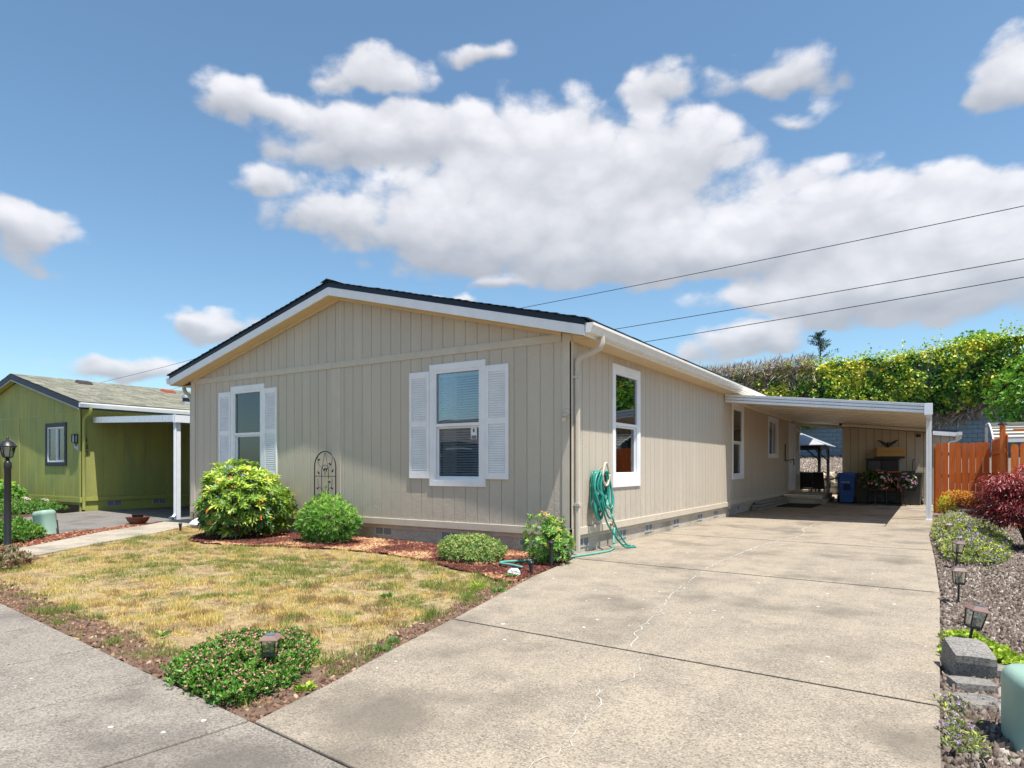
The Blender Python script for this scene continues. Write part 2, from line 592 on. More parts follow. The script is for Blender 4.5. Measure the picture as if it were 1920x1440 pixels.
# ================================================================== ground
def vnoise(x, y, scale, seed):
    """smooth value noise on a random lattice"""
    r = np.random.default_rng(seed).random((64, 64))
    gx = x * scale; gy = y * scale
    ix = np.floor(gx).astype(int); iy = np.floor(gy).astype(int)
    fx = gx - ix; fy = gy - iy
    fx = fx * fx * (3 - 2 * fx); fy = fy * fy * (3 - 2 * fy)
    a = r[ix % 64, iy % 64]; b = r[(ix + 1) % 64, iy % 64]; c = r[ix % 64, (iy + 1) % 64]; d = r[(ix + 1) % 64, (iy + 1) % 64]
    return (a * (1 - fx) + b * fx) * (1 - fy) + (c * (1 - fx) + d * fx) * fy


def fbm(x, y, scale, seed, o=4):
    s = 0; a = .5; t = 0
    for i in range(o):
        s = s + a * vnoise(x, y, scale * 2 ** i, seed + i); t += a; a *= .55
    return s / t


def inpoly(x, y, poly):
    ins = np.zeros(len(x), bool)
    n = len(poly)
    for i in range(n):
        x0, y0 = poly[i]; x1, y1 = poly[(i + 1) % n]
        if y0 == y1: continue
        c = ((y0 > y) != (y1 > y)) & (x < (x1 - x0) * (y - y0) / (y1 - y0) + x0)
        ins ^= c
    return ins


def edge_dist(x, y, pl):
    d = np.full(len(x), 1e9)
    for (x0, y0), (x1, y1) in zip(pl[:-1], pl[1:]):
        dx, dy = x1 - x0, y1 - y0
        t = np.clip(((x - x0) * dx + (y - y0) * dy) / (dx * dx + dy * dy), 0, 1)
        d = np.minimum(d, np.hypot(x - x0 - t * dx, y - y0 - t * dy))
    return d


def soil_mat(name, stops, scale=3.0, fine=90, bump=.6):
    m, N, b, out = new_mat(name)
    tc = N.n('ShaderNodeTexCoord').outputs['Object']
    n1 = N.noise(tc, scale, 7, .7, .3)
    c = N.ramp(n1, stops)
    n2 = N.noise(tc, fine, 4, .75)
    c = N.mix(N.m('MULTIPLY', N.rng(n2, .48, .7), .55), c, tuple(x * .35 for x in stops[0][1]))
    N.put(b.inputs['Base Color'], c); b.inputs['Roughness'].default_value = .95; b.inputs['Specular IOR Level'].default_value = .15
    bumpit(N, b, N.m('ADD', n2, n1), bump, .02)
    return m


SOIL = soil_mat('dry_soil', [(.3, (.12, .078, .058)), (.55, (.19, .128, .095)), (.75, (.27, .20, .145))])
LAWNM = soil_mat('lawn_soil', [(.28, (.14, .10, .07)), (.45, (.29, .21, .12)), (.6, (.44, .33, .18)), (.75, (.36, .30, .22))], 7.0, 45)
MULCHM = soil_mat('mulch_soil', [(.3, (.075, .03, .022)), (.55, (.14, .05, .035)), (.75, (.22, .11, .06))], 6.0, 70)
GRAVM = soil_mat('gravel_soil', [(.3, (.13, .10, .085)), (.55, (.21, .17, .145)), (.75, (.27, .24, .21))], 9.0, 60)
ASPH = concrete_mat('worn_asphalt', (.19, .175, .16), (.24, .22, .20), (.14, .13, .12), .5)

mb = MB()
mb.add([(-400, -400, -.13), (400, -400, -.13), (400, 400, -.13), (-400, 400, -.13)], [(0, 1, 2, 3)])
tag(mb.build('ground', SOIL), kind='structure')

def sheet(name, poly, z, mat, kind='structure'):
    m_ = MB(); m_.add([(x, y, z) for x, y in poly], [tuple(range(len(poly)))])
    return tag(m_.build(name, mat), kind=kind)

def sw_edge(x): return -6.03 - .112 * x
DL = [(1.47, -6.19), (1.35, -5.59), (1.19, -4.99), (.96, -3.94), (.44, -1.79), (.2, -.41), (.06, .02)]
def drive_left(y):
    for (x0, y0), (x1, y1) in zip(DL[:-1], DL[1:]):
        if y0 <= y <= y1: return x0 + (x1 - x0) * (y - y0) / (y1 - y0)
    return 1.47 if y < -6 else (-.045 if y < 8.6 else -.145)
DR = [(4.31, -7.0), (4.31, -4.41), (4.34, -.5), (4.30, 2.5), (4.22, 6.0), (4.27, 8.3), (4.3, 17.4)]
PATH_LO = [(-5.3, -5.42), (-6.16, -4.46), (-6.7, -3.66), (-7.37, -2.73), (-7.94, -1.68), (-9.0, -.35), (-9.5, .45), (-9.5, 3.5)]
PATH_UP = [(-6.6, -5.28), (-7.33, -4.2), (-7.69, -3.68), (-8.56, -2.66), (-9.25, -1.85), (-9.99, -.6), (-10.75, .35), (-10.9, 3.5)]

# --- driveway: cast slabs with open joints
drive = thing('driveway', None, None, (2.3, 1.0, 0), kind='structure')
JY = [None, -4.03, -.35, 3.52, 7.62]
def jy(k, x): return JY[k] - .05 * (x - 2.6)
def slab(poly, mat, parent, z=0.0, th=.12, name='slab', bevel=.008):
    m_ = MB(); m_.prism(poly, lambda a, b, d: (a, b, d), z - th, z)
    return m_.build(name, mat, parent, bevel=bevel)
def left_pts(ya, yb):
    return [(x, y) for x, y in DL if ya + .05 < y < yb - .05]
g_ = .012
def gj(k): return (.012, .013, .024, .030, .030)[k]
JOINT = M('dark_joint_filler', (.02, .018, .016), .95, .3, 40, .4, 120)
for k_ in (1, 2, 3, 4):
    a_, b_ = (drive_left(JY[k_]) + .01, 4.29 if k_ < 4 else 4.24)
    MB().prism([(a_, jy(k_, a_) - .06), (b_, jy(k_, b_) - .06), (b_, jy(k_, b_) + .06), (a_, jy(k_, a_) + .06)], lambda a, b, d: (a, b, d), -.1, -.0045).build('joint_filler', JOINT, drive)
def xr(y):
    for (x0, y0), (x1, y1) in zip(DR[:-1], DR[1:]):
        if y0 <= y <= y1: return x0 + (x1 - x0) * (y - y0) / (y1 - y0)
    return DR[-1][0]
for k in range(4):
    if k == 0:
        yl, yr_ = -6.19, -6.50
        lo = [(1.475, -6.195 + g_), (4.31, -6.51 + g_)]
        ylo = -6.19
    else:
        xl = drive_left(JY[k] + .1)
        lo = [(xl, jy(k, xl) + gj(k)), (xr(jy(k, 4.3)), jy(k, 4.3) + gj(k))]
        ylo = lo[0][1]
    xl2 = drive_left(JY[k + 1] + .1)
    hi = [(xr(jy(k + 1, 4.3)), jy(k + 1, 4.3) - gj(k + 1)), (xl2, jy(k + 1, xl2) - gj(k + 1))]
    mids_r = [p for p in DR if lo[1][1] + .1 < p[1] < hi[0][1] - .1]
    mids_l = [p for p in reversed(DL) if ylo + .1 < p[1] < hi[1][1] - .1]
    if k == 2: mids_l = [(-.045, .03)] + mids_l
    if k == 1: pass
    slab(lo + mids_r + hi + mids_l, DRIVE, drive)
# carport floor: one wide slab, a strip of separate pavers along its open side
slab([(-.045, jy(4, 0) + g_), (3.42, jy(4, 3.42) + g_), (3.42, 17.6), (-.145, 17.6), (-.145, 8.62), (-.045, 8.6)], DRIVE, drive)
MB().box(3.40, 4.22, 7.7, 17.58, -.1, -.006).build('joint_filler', JOINT, drive)
pv = [7.55, 8.75, 10.15, 12.0, 14.1, 16.0, 17.6]
for a, b in zip(pv[:-1], pv[1:]):
    a_ = a if a > 7.6 else jy(4, 3.9)
    slab([(3.436, a_ + .02), (xr(a_ + .02), a_ + .02), (xr(b - .02), b - .02), (3.436, b - .02)], DRIVE, drive, name='paver')
CRK = M('crack_filler', (.47, .44, .39), .8, .06, 30, .2, 90)
def crack(pts, w):
    P = []
    rnd = random.Random(5)
    for (x0, y0), (x1, y1) in zip(pts[:-1], pts[1:]):
        L = math.hypot(x1 - x0, y1 - y0); n = max(2, int(L / .06))
        for i in range(n):
            t = i / n
            P.append((x0 + (x1 - x0) * t + rnd.gauss(0, .013), y0 + (y1 - y0) * t + rnd.gauss(0, .008)))
    P.append(pts[-1])
    vs = []; fs = []
    for i, (x, y) in enumerate(P):
        ww = w * rnd.uniform(.35, 1.35) * (.25 if i in (0, len(P) - 1) else 1)
        vs += [(x - ww, y - ww * .3, .0035), (x + ww, y + ww * .3, .0035)]
    for i in range(len(P) - 1): fs.append((2 * i, 2 * i + 1, 2 * i + 3, 2 * i + 2))
    MB().add(vs, fs).build('crack_filler', CRK, drive)
crack([(2.13, 7.55), (2.08, 5.98), (2.28, 4.9), (2.25, 4.4), (2.02, 2.92), (1.96, 2.06), (1.93, .42), (1.95, -.2)], .0095)
crack([(1.96, -.36), (2.12, -1.92), (2.25, -2.63), (2.33, -2.85), (2.36, -3.32), (2.44, -3.69), (2.53, -3.96)], .0045)
crack([(2.65, -4.1), (2.72, -4.33), (2.79, -4.43), (2.78, -4.62), (2.7, -4.75)], .003)
crack([(2.70, -4.81), (2.74, -4.94), (2.80, -5.06), (2.84, -5.19), (2.83, -5.3), (2.9, -5.6), (2.88, -5.9)], .0028)

# --- sidewalk slabs
walk = thing('sidewalk', None, None, (-2, -6.4, 0), kind='structure')
MB().prism([(-12, sw_edge(-12) - .01), (-12, sw_edge(-12) - 1.4), (7.3, sw_edge(7.3) - 1.4), (7.3, sw_edge(7.3) - .01)][::-1], lambda a, b, d: (a, b, d), -.125, -.012).build('joint_filler', JOINT, walk)
nx, ny = -.1113, -.9938
for k in range(-13, 7):
    x0, x1 = .425 + 1.015 * k + .008, .425 + 1.015 * (k + 1) - .008
    p0 = (x0, sw_edge(x0)); p1 = (x1, sw_edge(x1))
    wd = 1.42
    slab([(p0[0] + nx * wd, p0[1] + ny * wd), (p1[0] + nx * wd, p1[1] + ny * wd), p1, p0], WALK, walk, -.002 - .001 * (k % 3))
x0, x1 = -13.0, 7.5
kb = [(x, sw_edge(x) + ny * 1.435) for x in (x0, x1)]
tag(MB().prism([(kb[0][0], kb[0][1] - .16), (kb[1][0], kb[1][1] - .16), kb[1], kb[0]], lambda a, b, d: (a, b, d), -.14, -.004).build('kerb', WALK, bevel=.015), kind='structure')
sheet('street', [(-60, -30), (60, -30), (60, kb[0][1] - .165 - .112 * 73), (x1, kb[1][1] - .165), (x0, kb[0][1] - .165), (-60, kb[0][1] - .165 + .112 * 47)], -.115, ASPH)

# --- concrete path to the neighbour's carport
path = thing('path', None, None, (-8, -2.5, 0), kind='structure')
for i in range(len(PATH_LO) - 1):
    def inset(a, b, t): return (a[0] + (b[0] - a[0]) * t, a[1] + (b[1] - a[1]) * t)
    slab([inset(PATH_LO[i], PATH_LO[i + 1], .006), inset(PATH_UP[i], PATH_UP[i + 1], .006), inset(PATH_UP[i], PATH_UP[i + 1], .994), inset(PATH_LO[i], PATH_LO[i + 1], .994)][::-1], PATHM, path, 0, .1)

# --- neighbour's drive
sheet('asphalt_drive', [(-7.7, -5.4), (-9.2, -3.2), (-9.54, -2.63), (-10.47, -.66), (-11.0, .35), (-11.2, 10), (-16.2, 10), (-16.2, .85), (-14.72, -1.63), (-12.6, -5.1)], -.03, ASPH)

# --- front yard soil, mulch bed, gravel bed
YARD = [(-5.35, -5.4), (1.46, -6.19)] + DL[1:] + [(.06, .05), (-9.4, .05), (-9.75, .5)] + PATH_LO[::-1][2:-1]
def grid_sheet(name, poly, step, zf, mat, parent=None, kind='structure'):
    xs = [p[0] for p in poly]; ys = [p[1] for p in poly]
    gx = np.arange(min(xs) - step, max(xs) + step, step); gy = np.arange(min(ys) - step, max(ys) + step, step)
    X, Y = np.meshgrid(gx, gy, indexing='ij')
    nxx, nyy = X.shape
    Z = zf(X, Y)
    V = np.stack([X, Y, Z], -1).reshape(-1, 3)
    idx = np.arange(nxx * nyy).reshape(nxx, nyy)
    F = np.stack([idx[:-1, :-1], idx[1:, :-1], idx[1:, 1:], idx[:-1, 1:]], -1).reshape(-1, 4)
    cx = V[F].mean(1)
    F = F[inpoly(cx[:, 0], cx[:, 1], poly)]
    used = np.unique(F); mp = np.zeros(len(V), int); mp[used] = np.arange(len(used))
    return tag(np_mesh(name, V[used], mp[F], mat, parent, smooth=True), kind=kind)
def yard_z(x, y):
    return -.022 + .035 * (fbm(x + 40, y + 40, .9, 3, 3) - .5) + .030 * (fbm(x + 40, y + 40, 5, 9, 3) - .5)
grid_sheet('lawn', YARD, .07, yard_z, LAWNM)
MULCH = [(.34, -1.6), (.47, -2.3), (.2, -2.2), (-.25, -1.90), (-.85, -1.76), (-1.35, -1.52), (-1.91, -1.34), (-2.71, -1.18), (-3.62, -1.34), (-4.3, -1.50), (-4.93, -1.75), (-5.6, -1.85), (-6.5, -1.8), (-7.0, -1.35), (-7.5, -.6), (-8.0, .02), (.06, .02), (.2, -.41)]
grid_sheet('mulch_bed', MULCH, .05, lambda x, y: yard_z(x, y) + .016 + .02 * fbm(x + 20, y + 20, 3, 5, 2) * np.clip(1 - (y + 2) * .2, 0, 1), MULCHM)
GRAVEL = [(4.18, -4.9), (4.18, -.5), (4.12, 2.5), (4.08, 6), (4.1, 8.3), (4.33, 13.3), (9, 13.3), (9, -4.9)]
def grav_z(x, y): return -.035 + .05 * (fbm(x + 10, y + 10, .8, 21, 3) - .5)
grid_sheet('gravel_bed', GRAVEL, .1, grav_z, GRAVM)
sheet('patio', [(-9, 17.64), (9, 17.64), (9, 24.9), (-9, 24.9)], -.02, PATHM)


# ------------------------------------------------------------------ stuff on the ground
def blades(name, P, H, Wd, rnd, mat, lean=.55, label=None, rng=RNG):
    n = len(P)
    a = rng.random(n) * 2 * np.pi
    S = np.stack([np.cos(a), np.sin(a), np.zeros(n)], -1)
    b = rng.random(n) * 2 * np.pi
    ln = np.abs(rng.normal(size=n)) * lean
    D = np.stack([np.cos(b) * ln, np.sin(b) * ln, np.ones(n)], -1)
    D = norm(D)
    V = np.stack([P - S * Wd[:, None] / 2, P + S * Wd[:, None] / 2, P + D * H[:, None]], 1).reshape(-1, 3)
    F = np.arange(3 * n).reshape(-1, 3)
    o = np_mesh(name, V, F, mat, rnd=np.repeat(rnd, 3))
    return tag(o, label, 'grass', kind='stuff')


GRASSM = leaf_mat('lawn_grass_blades', [(0.0, (.33, .22, .11)), (.18, (.58, .41, .17)), (.36, (.78, .58, .21)), (.5, (.76, .62, .27)), (.58, (.30, .31, .09)), (.78, (.19, .26, .055)), (1.0, (.13, .22, .04))], .6, .25, .25, 1.0)
def scatter(poly, n, rng=RNG):
    xs = [p[0] for p in poly]; ys = [p[1] for p in poly]
    x = rng.uniform(min(xs), max(xs), n); y = rng.uniform(min(ys), max(ys), n)
    k = inpoly(x, y, poly)
    return x[k], y[k]
LAWN = [(-5.45, -5.35), (1.35, -6.15)] + [(x - .06, y) for x, y in DL[1:4]] + [(.45, -2.2), (.2, -2.15), (-.25, -1.80), (-.85, -1.66), (-1.35, -1.42), (-1.91, -1.24), (-2.71, -1.08), (-3.62, -1.24), (-4.3, -1.42), (-4.93, -1.68), (-5.6, -1.78), (-6.5, -1.74), (-7.05, -1.3), (-7.55, -.55), (-8.1, -.05), (-9.2, -.05)] + [(x + .05, y) for x, y in PATH_LO[::-1][3:-1]]
x, y = scatter(LAWN, 900000)
camd = np.hypot(x - 4.28, y + 8.2)
keep = RNG.random(len(x)) < np.clip(1.5 * (4.5 / camd) ** 1.3, .12, 1)
x, y = x[keep], y[keep]
dsw = y - sw_edge(x)
dl = edge_dist(x, y, DL)
green = .55 * fbm(x + 50, y + 50, 1.1, 31, 4) + .45 * fbm(x + 12, y + 9, 2.9, 35, 3) + .22 * (fbm(x + 50, y + 50, 5.5, 77, 2) - .5)
green = green + .10 * np.clip((y + 4.2) / 3.0, -1, .6)
bare = fbm(x + 70, y + 30, 2.3, 51, 3)
edge = np.minimum(dsw / .45, dl / .35)
tuft = fbm(x + 90, y + 10, 4.2, 61, 2)
prob = np.where(bare > .60, .25, 1.0) * np.clip(edge - .25 + 1.2 * (tuft > .62), 0, 1)
prob = prob * np.clip((fbm(x + 61, y + 22, 8.0, 47, 2) - .33) * 5.5, .2, 1)
k = RNG.random(len(x)) < prob
x, y, green, bare, edge, tuft = (q[k] for q in (x, y, green, bare, edge, tuft))
pg = np.clip((green - .55) * 7.5 + .20, .04, .75)
pg = np.where((edge < .9) & (tuft > .6), .93, pg)
isg = RNG.random(len(x)) < pg
rnd = np.where(isg, RNG.uniform(.56, 1.0, len(x)), np.clip(.30 + 1.6 * (fbm(x + 3, y + 8, 5.5, 41, 3) - .5) + RNG.normal(0, .10, len(x)), 0, .54))
H = np.where(isg, RNG.uniform(.025, .06, len(x)), RNG.uniform(.015, .05, len(x))) * np.where((edge < .9) & (tuft > .6), 1.35, 1)
H = H * np.clip(.35 + 2.6 * (fbm(x + 15, y + 25, 6.0, 44, 3) - .28), .3, 2.0)
P = np.stack([x, y, yard_z(x, y) - .004], -1)
print('lawn blades', len(x))
blades('lawn_grass', P, H, RNG.uniform(.004, .009, len(x)), rnd, GRASSM, .9, 'short dry yellow lawn grass with green patches before the tan house')

# bark chips
def chips(name, x, y, z, size, rnd, mat, flat=.3, label=None, cat=None, rng=RNG, parent=None, tilt=.35):
    n = len(x)
    base = np.array([[-1, -.5, -1], [1, -.35, -1], [.9, .5, -1], [-.8, .45, -1], [-.8, -.4, 1], [.8, -.3, 1], [.7, .4, 1], [-.9, .4, 1]], float)
    B = base[None] * (1 + rng.normal(size=(n, 8, 3)) * .18) * size[:, None, None] * .5
    B[:, :, 2] *= flat
    a = rng.random(n) * 2 * np.pi
    tx = rng.normal(size=n) * tilt; ty = rng.normal(size=n) * tilt
    ca, sa = np.cos(a), np.sin(a)
    X = B[:, :, 0] * ca[:, None] - B[:, :, 1] * sa[:, None]; Y = B[:, :, 0] * sa[:, None] + B[:, :, 1] * ca[:, None]
    Z = B[:, :, 2] + X * tx[:, None] + Y * ty[:, None]
    V = np.stack([X + x[:, None], Y + y[:, None], Z + z[:, None]], -1).reshape(-1, 3)
    q = np.array([[4, 5, 6, 7], [0, 1, 5, 4], [1, 2, 6, 5], [2, 3, 7, 6], [3, 0, 4, 7]])
    F = (q[None] + np.arange(n)[:, None, None] * 8).reshape(-1, 4)
    o = np_mesh(name, V, F, mat, parent, rnd=np.repeat(rnd, 8))
    return tag(o, label, cat, kind='stuff')
CHIPM = leaf_mat('bark_chips', [(0, (.05, .02, .017)), (.3, (.145, .045, .035)), (.55, (.24, .09, .055)), (.75, (.40, .22, .11)), (1, (.54, .37, .21))], .85, .02, .2)
x, y = scatter(MULCH, 26000)
straw = fbm(x + 30, y + 30, 1.6, 91, 3)
rnd = np.clip(RNG.normal(.36, .18, len(x)) + np.clip((straw - .545) * 3.2, -.2, .5), 0, 1)
chips('bark_mulch', x, y, yard_z(x, y) + .025, RNG.uniform(.02, .055, len(x)), rnd, CHIPM, .3, 'red bark mulch along the foot of the tan house', 'mulch')
# soil crumbs and chips along the sidewalk and drive edges
x, y = scatter(YARD, 90000)
e = np.minimum((y - sw_edge(x)) / .35, edge_dist(x, y, DL) / .25)
k = (e < 1) & (RNG.random(len(x)) < .8); x, y = x[k], y[k]
chips('soil_crumbs', x, y, yard_z(x, y) + .011, RNG.uniform(.008, .034, len(x)), np.clip(RNG.normal(.5, .2, len(x)), 0, 1),
      leaf_mat('soil_crumbs', [(0, (.05, .028, .022)), (.4, (.14, .08, .058)), (.75, (.27, .165, .11)), (1, (.46, .35, .24))], .95, 0, .1), .5, 'brown soil and bark crumbs between lawn and paving', 'soil')
SW_IN = [(-5.4, sw_edge(-5.4) + .02), (1.45, sw_edge(1.45) + .01), (1.33, -5.6), (1.17, -5.0), (.94, -3.95), (.62, -2.6), (.45, -2.65), (.72, -3.95), (.93, -4.95), (1.0, -5.45), (.7, -5.78), (-5.4, sw_edge(-5.4) + .24)]
grid_sheet('soil_strip', SW_IN, .05, lambda x, y: yard_z(x, y) + .006, SOIL)
# gravel
PEB = leaf_mat('gravel_stones', [(0, (.03, .025, .022)), (.3, (.10, .072, .058)), (.55, (.165, .13, .108)), (.8, (.25, .21, .18)), (1, (.44, .40, .36))], .85, 0, .25)
G1 = [(4.325, -4.9), (4.355, -.5), (4.315, 2.5), (4.24, 6), (4.3, 9), (6.6, 9), (6.6, -4.9)]
x, y = scatter(G1, 62000)
k = RNG.random(len(x)) < np.clip(1.25 * 5 / np.hypot(x - 4.28, y + 8.2), .2, 1); x, y = x[k], y[k]
chips('gravel', x, y, grav_z(x, y) + .008, RNG.uniform(.015, .042, len(x)), np.clip(RNG.normal(.5, .24, len(x)), 0, 1), PEB, .7, 'grey brown gravel beside the driveway', 'gravel', tilt=.6)

# ================================================================== walls, windows
def FR(y0): return lambda u, d, z: (u, y0 - d, z)
def SD(x0): return lambda u, d, z: (x0 + d, u, z)

def cells(u0, u1, pitch, zb, zt, openings, start=None):
    """vertical boards cut round the openings: (s, e, z0, z1 or None for top, grooved left, grooved right)"""
    edges = [u0]
    u = (start if start is not None else u0) + pitch
    while u < u1 - pitch * .3:
        if u > u0 + .02: edges.append(u)
        u += pitch
    edges.append(u1)
    res = []
    for a, b in zip(edges[:-1], edges[1:]):
        cut = sorted({a, b} | {q for o in openings for q in o[:2] if a < q < b})
        for s, e in zip(cut[:-1], cut[1:]):
            if e - s < .004: continue
            ops = sorted([o for o in openings if o[0] <= s + 1e-6 and e <= o[1] + 1e-6], key=lambda o: o[2])
            z = zb
            for o in ops:
                if o[2] > z + .005: res.append((s, e, z, o[2], s == a, e == b))
                z = o[3]
            res.append((s, e, z, None, s == a, e == b))
    return res

def siding(wall, mp, u0, u1, pitch, zb, zt, openings, mat, groove=.006, depth=.009, name='siding_board', start=None, gap=False):
    for (s, e, za, zc, gl, gr) in cells(u0, u1, pitch, zb, zt, openings, start):
        sec = []
        if gap: gl = gr = False; s += groove; e -= groove
        if gl: sec += [(s, -.03), (s, -depth), (s + groove, -depth), (s + groove + .002, 0)]
        else: sec += [(s, -.03), (s, 0)]
        if gr: sec += [(e - groove - .002, 0), (e - groove, -depth), (e, -depth), (e, -.03)]
        else: sec += [(e, 0), (e, -.03)]
        top = (lambda u: zc) if zc is not None else zt
        if min(top(s), top(e)) - za < .01: continue
        n = len(sec)
        vs = [mp(u, d, za) for u, d in sec] + [mp(u, d, top(u)) for u, d in sec]
        fs = [tuple(range(n - 1, -1, -1)), tuple(range(n, 2 * n))] + [(i, (i + 1) % n, (i + 1) % n + n, i + n) for i in range(n)]
        MB().add(vs, fs).build(name, mat, wall)

def backing(mp, u0, u1, zb, zt, openings, d0=-.032, d1=-.075):
    m_ = MB()
    for (s, e, za, zc, gl, gr) in cells(u0, u1, u1 - u0, zb, zt, openings):
        top = (lambda u: zc) if zc is not None else zt
        sec = [(s, d0), (e, d0), (e, d1), (s, d1)]
        vs = [mp(u, d, za) for u, d in sec] + [mp(u, d, top(u)) for u, d in sec]
        m_.add(vs, [(3, 2, 1, 0), (4, 5, 6, 7), (0, 1, 5, 4), (1, 2, 6, 5), (2, 3, 7, 6), (3, 0, 4, 7)])
    return m_

def rect_ring(m_, mp, u0, u1, z0, z1, w, d0, d1, wt=None, wb=None):
    wt = w if wt is None else wt; wb = w if wb is None else wb
    def bx(a, b, c, d):
        vs = [mp(u, dd, z) for dd in (d0, d1) for u, z in ((a, c), (b, c), (b, d), (a, d))]
        m_.add(vs, [(0, 3, 2, 1), (4, 5, 6, 7), (0, 1, 5, 4), (1, 2, 6, 5), (2, 3, 7, 6), (3, 0, 4, 7)])
    bx(u0, u0 + w, z0, z1); bx(u1 - w, u1, z0, z1)
    bx(u0 + w, u1 - w, z1 - wt, z1); bx(u0 + w, u1 - w, z0, z0 + wb)
    return m_

def pbox(m_, mp, a, b, d0, d1, c, d):
    vs = [mp(u, dd, z) for dd in (d0, d1) for u, z in ((a, c), (b, c), (b, d), (a, d))]
    return m_.add(vs, [(0, 3, 2, 1), (4, 5, 6, 7), (0, 1, 5, 4), (1, 2, 6, 5), (2, 3, 7, 6), (3, 0, 4, 7)])

def opening_of(u0, u1, z0, z1, tw=.09): return (u0 + tw - .015, u1 - tw + .015, z0 + tw - .015, z1 - tw + .015)

def window(par, mp, u0, u1, z0, z1, style='hung', tw=.09, head=.11, blind=True, curtain=None, trim=None, slat_tilt=28, tl=.022, sill=None, blind_to=None):
    trim = trim or WHITE
    w = rect_ring(MB(), mp, u0, u1, z0, z1, tw, -.012, tl, head, sill or tw).build('window', trim, par, bevel=.004)
    a, b, c, d = u0 + tw - .004, u1 - tw + .004, z0 + (sill or tw) - .004, z1 - head + .004
    rect_ring(MB(), mp, a, b, c, d, .045, -.075, .012).build('frame', VINYL, w, bevel=.004)
    a += .045; b -= .045; c += .045; d -= .045
    if style == 'hung':
        zm = (c + d) / 2 + .01
        pbox(MB(), mp, a - .002, b + .002, -.055, .004, zm - .028, zm + .022).build('meeting_rail', VINYL, w, bevel=.003)
        rect_ring(MB(), mp, a, b, c, zm - .03, .028, -.062, -.03).build('sash', VINYL, w, bevel=.003)
        pbox(MB(), mp, a, b, -.026, -.022, zm, d).build('pane', GLASS, w)
        pbox(MB(), mp, a + .02, b - .02, -.050, -.046, c + .02, zm - .04).build('pane', GLASS, w)
    else:
        um = (a + b) / 2
        pbox(MB(), mp, um - .02, um + .02, -.055, .004, c - .002, d + .002).build('meeting_rail', VINYL, w, bevel=.003)
        rect_ring(MB(), mp, um + .01, b, c, d, .024, -.062, -.03).build('sash', VINYL, w, bevel=.003)
        pbox(MB(), mp, a, um, -.026, -.022, c, d).build('pane', GLASS, w)
        pbox(MB(), mp, um, b - .02, -.050, -.046, c + .02, d - .02).build('pane', GLASS, w)
    # room behind
    r = MB(); A, B, Cc, Dd, F_ = a - .04, b + .04, c - .04, d + .04, -1.4
    P = [mp(A, -.078, Cc), mp(B, -.078, Cc), mp(B, -.078, Dd), mp(A, -.078, Dd), mp(A - .5, F_, Cc - .3), mp(B + .5, F_, Cc - .3), mp(B + .5, F_, Dd + .05), mp(A - .5, F_, Dd + .05)]
    r.add(P, [(4, 5, 6, 7), (0, 1, 5, 4), (1, 2, 6, 5), (2, 3, 7, 6), (3, 0, 4, 7)])
    r.build('room_recess', ROOM, w)
    if blind:
        s = MB(); z = d - .05; zl = blind_to if blind_to is not None else c + .02
        pbox(s, mp, a + .012, b - .012, -.115, -.085, d - .045, d - .005)
        tt = R(slat_tilt); hw = .021
        while z > zl:
            vs = []
            for uu in (a + .015, b - .015):
                vs += [mp(uu, -.10 + hw * math.cos(tt), z + hw * math.sin(tt)), mp(uu, -.10, z + .003), mp(uu, -.10 - hw * math.cos(tt), z - hw * math.sin(tt))]
            s.add(vs, [(0, 1, 4, 3), (1, 2, 5, 4)])
            z -= .040
        pbox(s, mp, a + .015, b - .015, -.115, -.09, zl - .02, zl)
        s.build('blind', BLIND, w, kind='stuff')
    for (ca, cb) in (curtain or []):
        vs = []; fs = []; n = 40
        for i in range(n + 1):
            t = i / n; uu = a + (b - a) * (ca + (cb - ca) * t)
            dd = -.19 + .022 * math.sin(t * (cb - ca) * 55) + .008 * math.sin(t * 19)
            vs += [mp(uu, dd, c - .02), mp(uu, dd, d + .02)]
        for i in range(n): fs.append((2 * i, 2 * i + 2, 2 * i + 3, 2 * i + 1))
        MB().add(vs, fs).build('curtain', CURT, w, smooth=True)
    return w

def shutter(par, mp, u0, u1, z0, z1):
    s = rect_ring(MB(), mp, u0, u1, z0, z1, .052, .002, .028, .10, .10)
    zm = (z0 + z1) / 2 + .02
    pbox(s, mp, u0 + .052, u1 - .052, .002, .028, zm - .05, zm + .05)
    pbox(s, mp, u0 + .05, u1 - .05, .002, .008, z0 + .09, z1 - .09)
    o = s.build('shutter', WHITE, par, bevel=.003)
    l = MB()
    for za, zc in ((z0 + .10, zm - .05), (zm + .05, z1 - .10)):
        z = za + .004
        while z < zc - .03:
            vs = []
            for uu in (u0 + .054, u1 - .054):
                vs += [mp(uu, .009, z + .033), mp(uu, .026, z + .004), mp(uu, .022, z), mp(uu, .008, z + .022)]
            l.add(vs, [(0, 1, 5, 4), (1, 2, 6, 5), (2, 3, 7, 6), (3, 0, 4, 7), (0, 3, 2, 1), (4, 5, 6, 7)])
            z += .0365
    l.build('louvers', WHITE, o, kind='stuff')
    return o

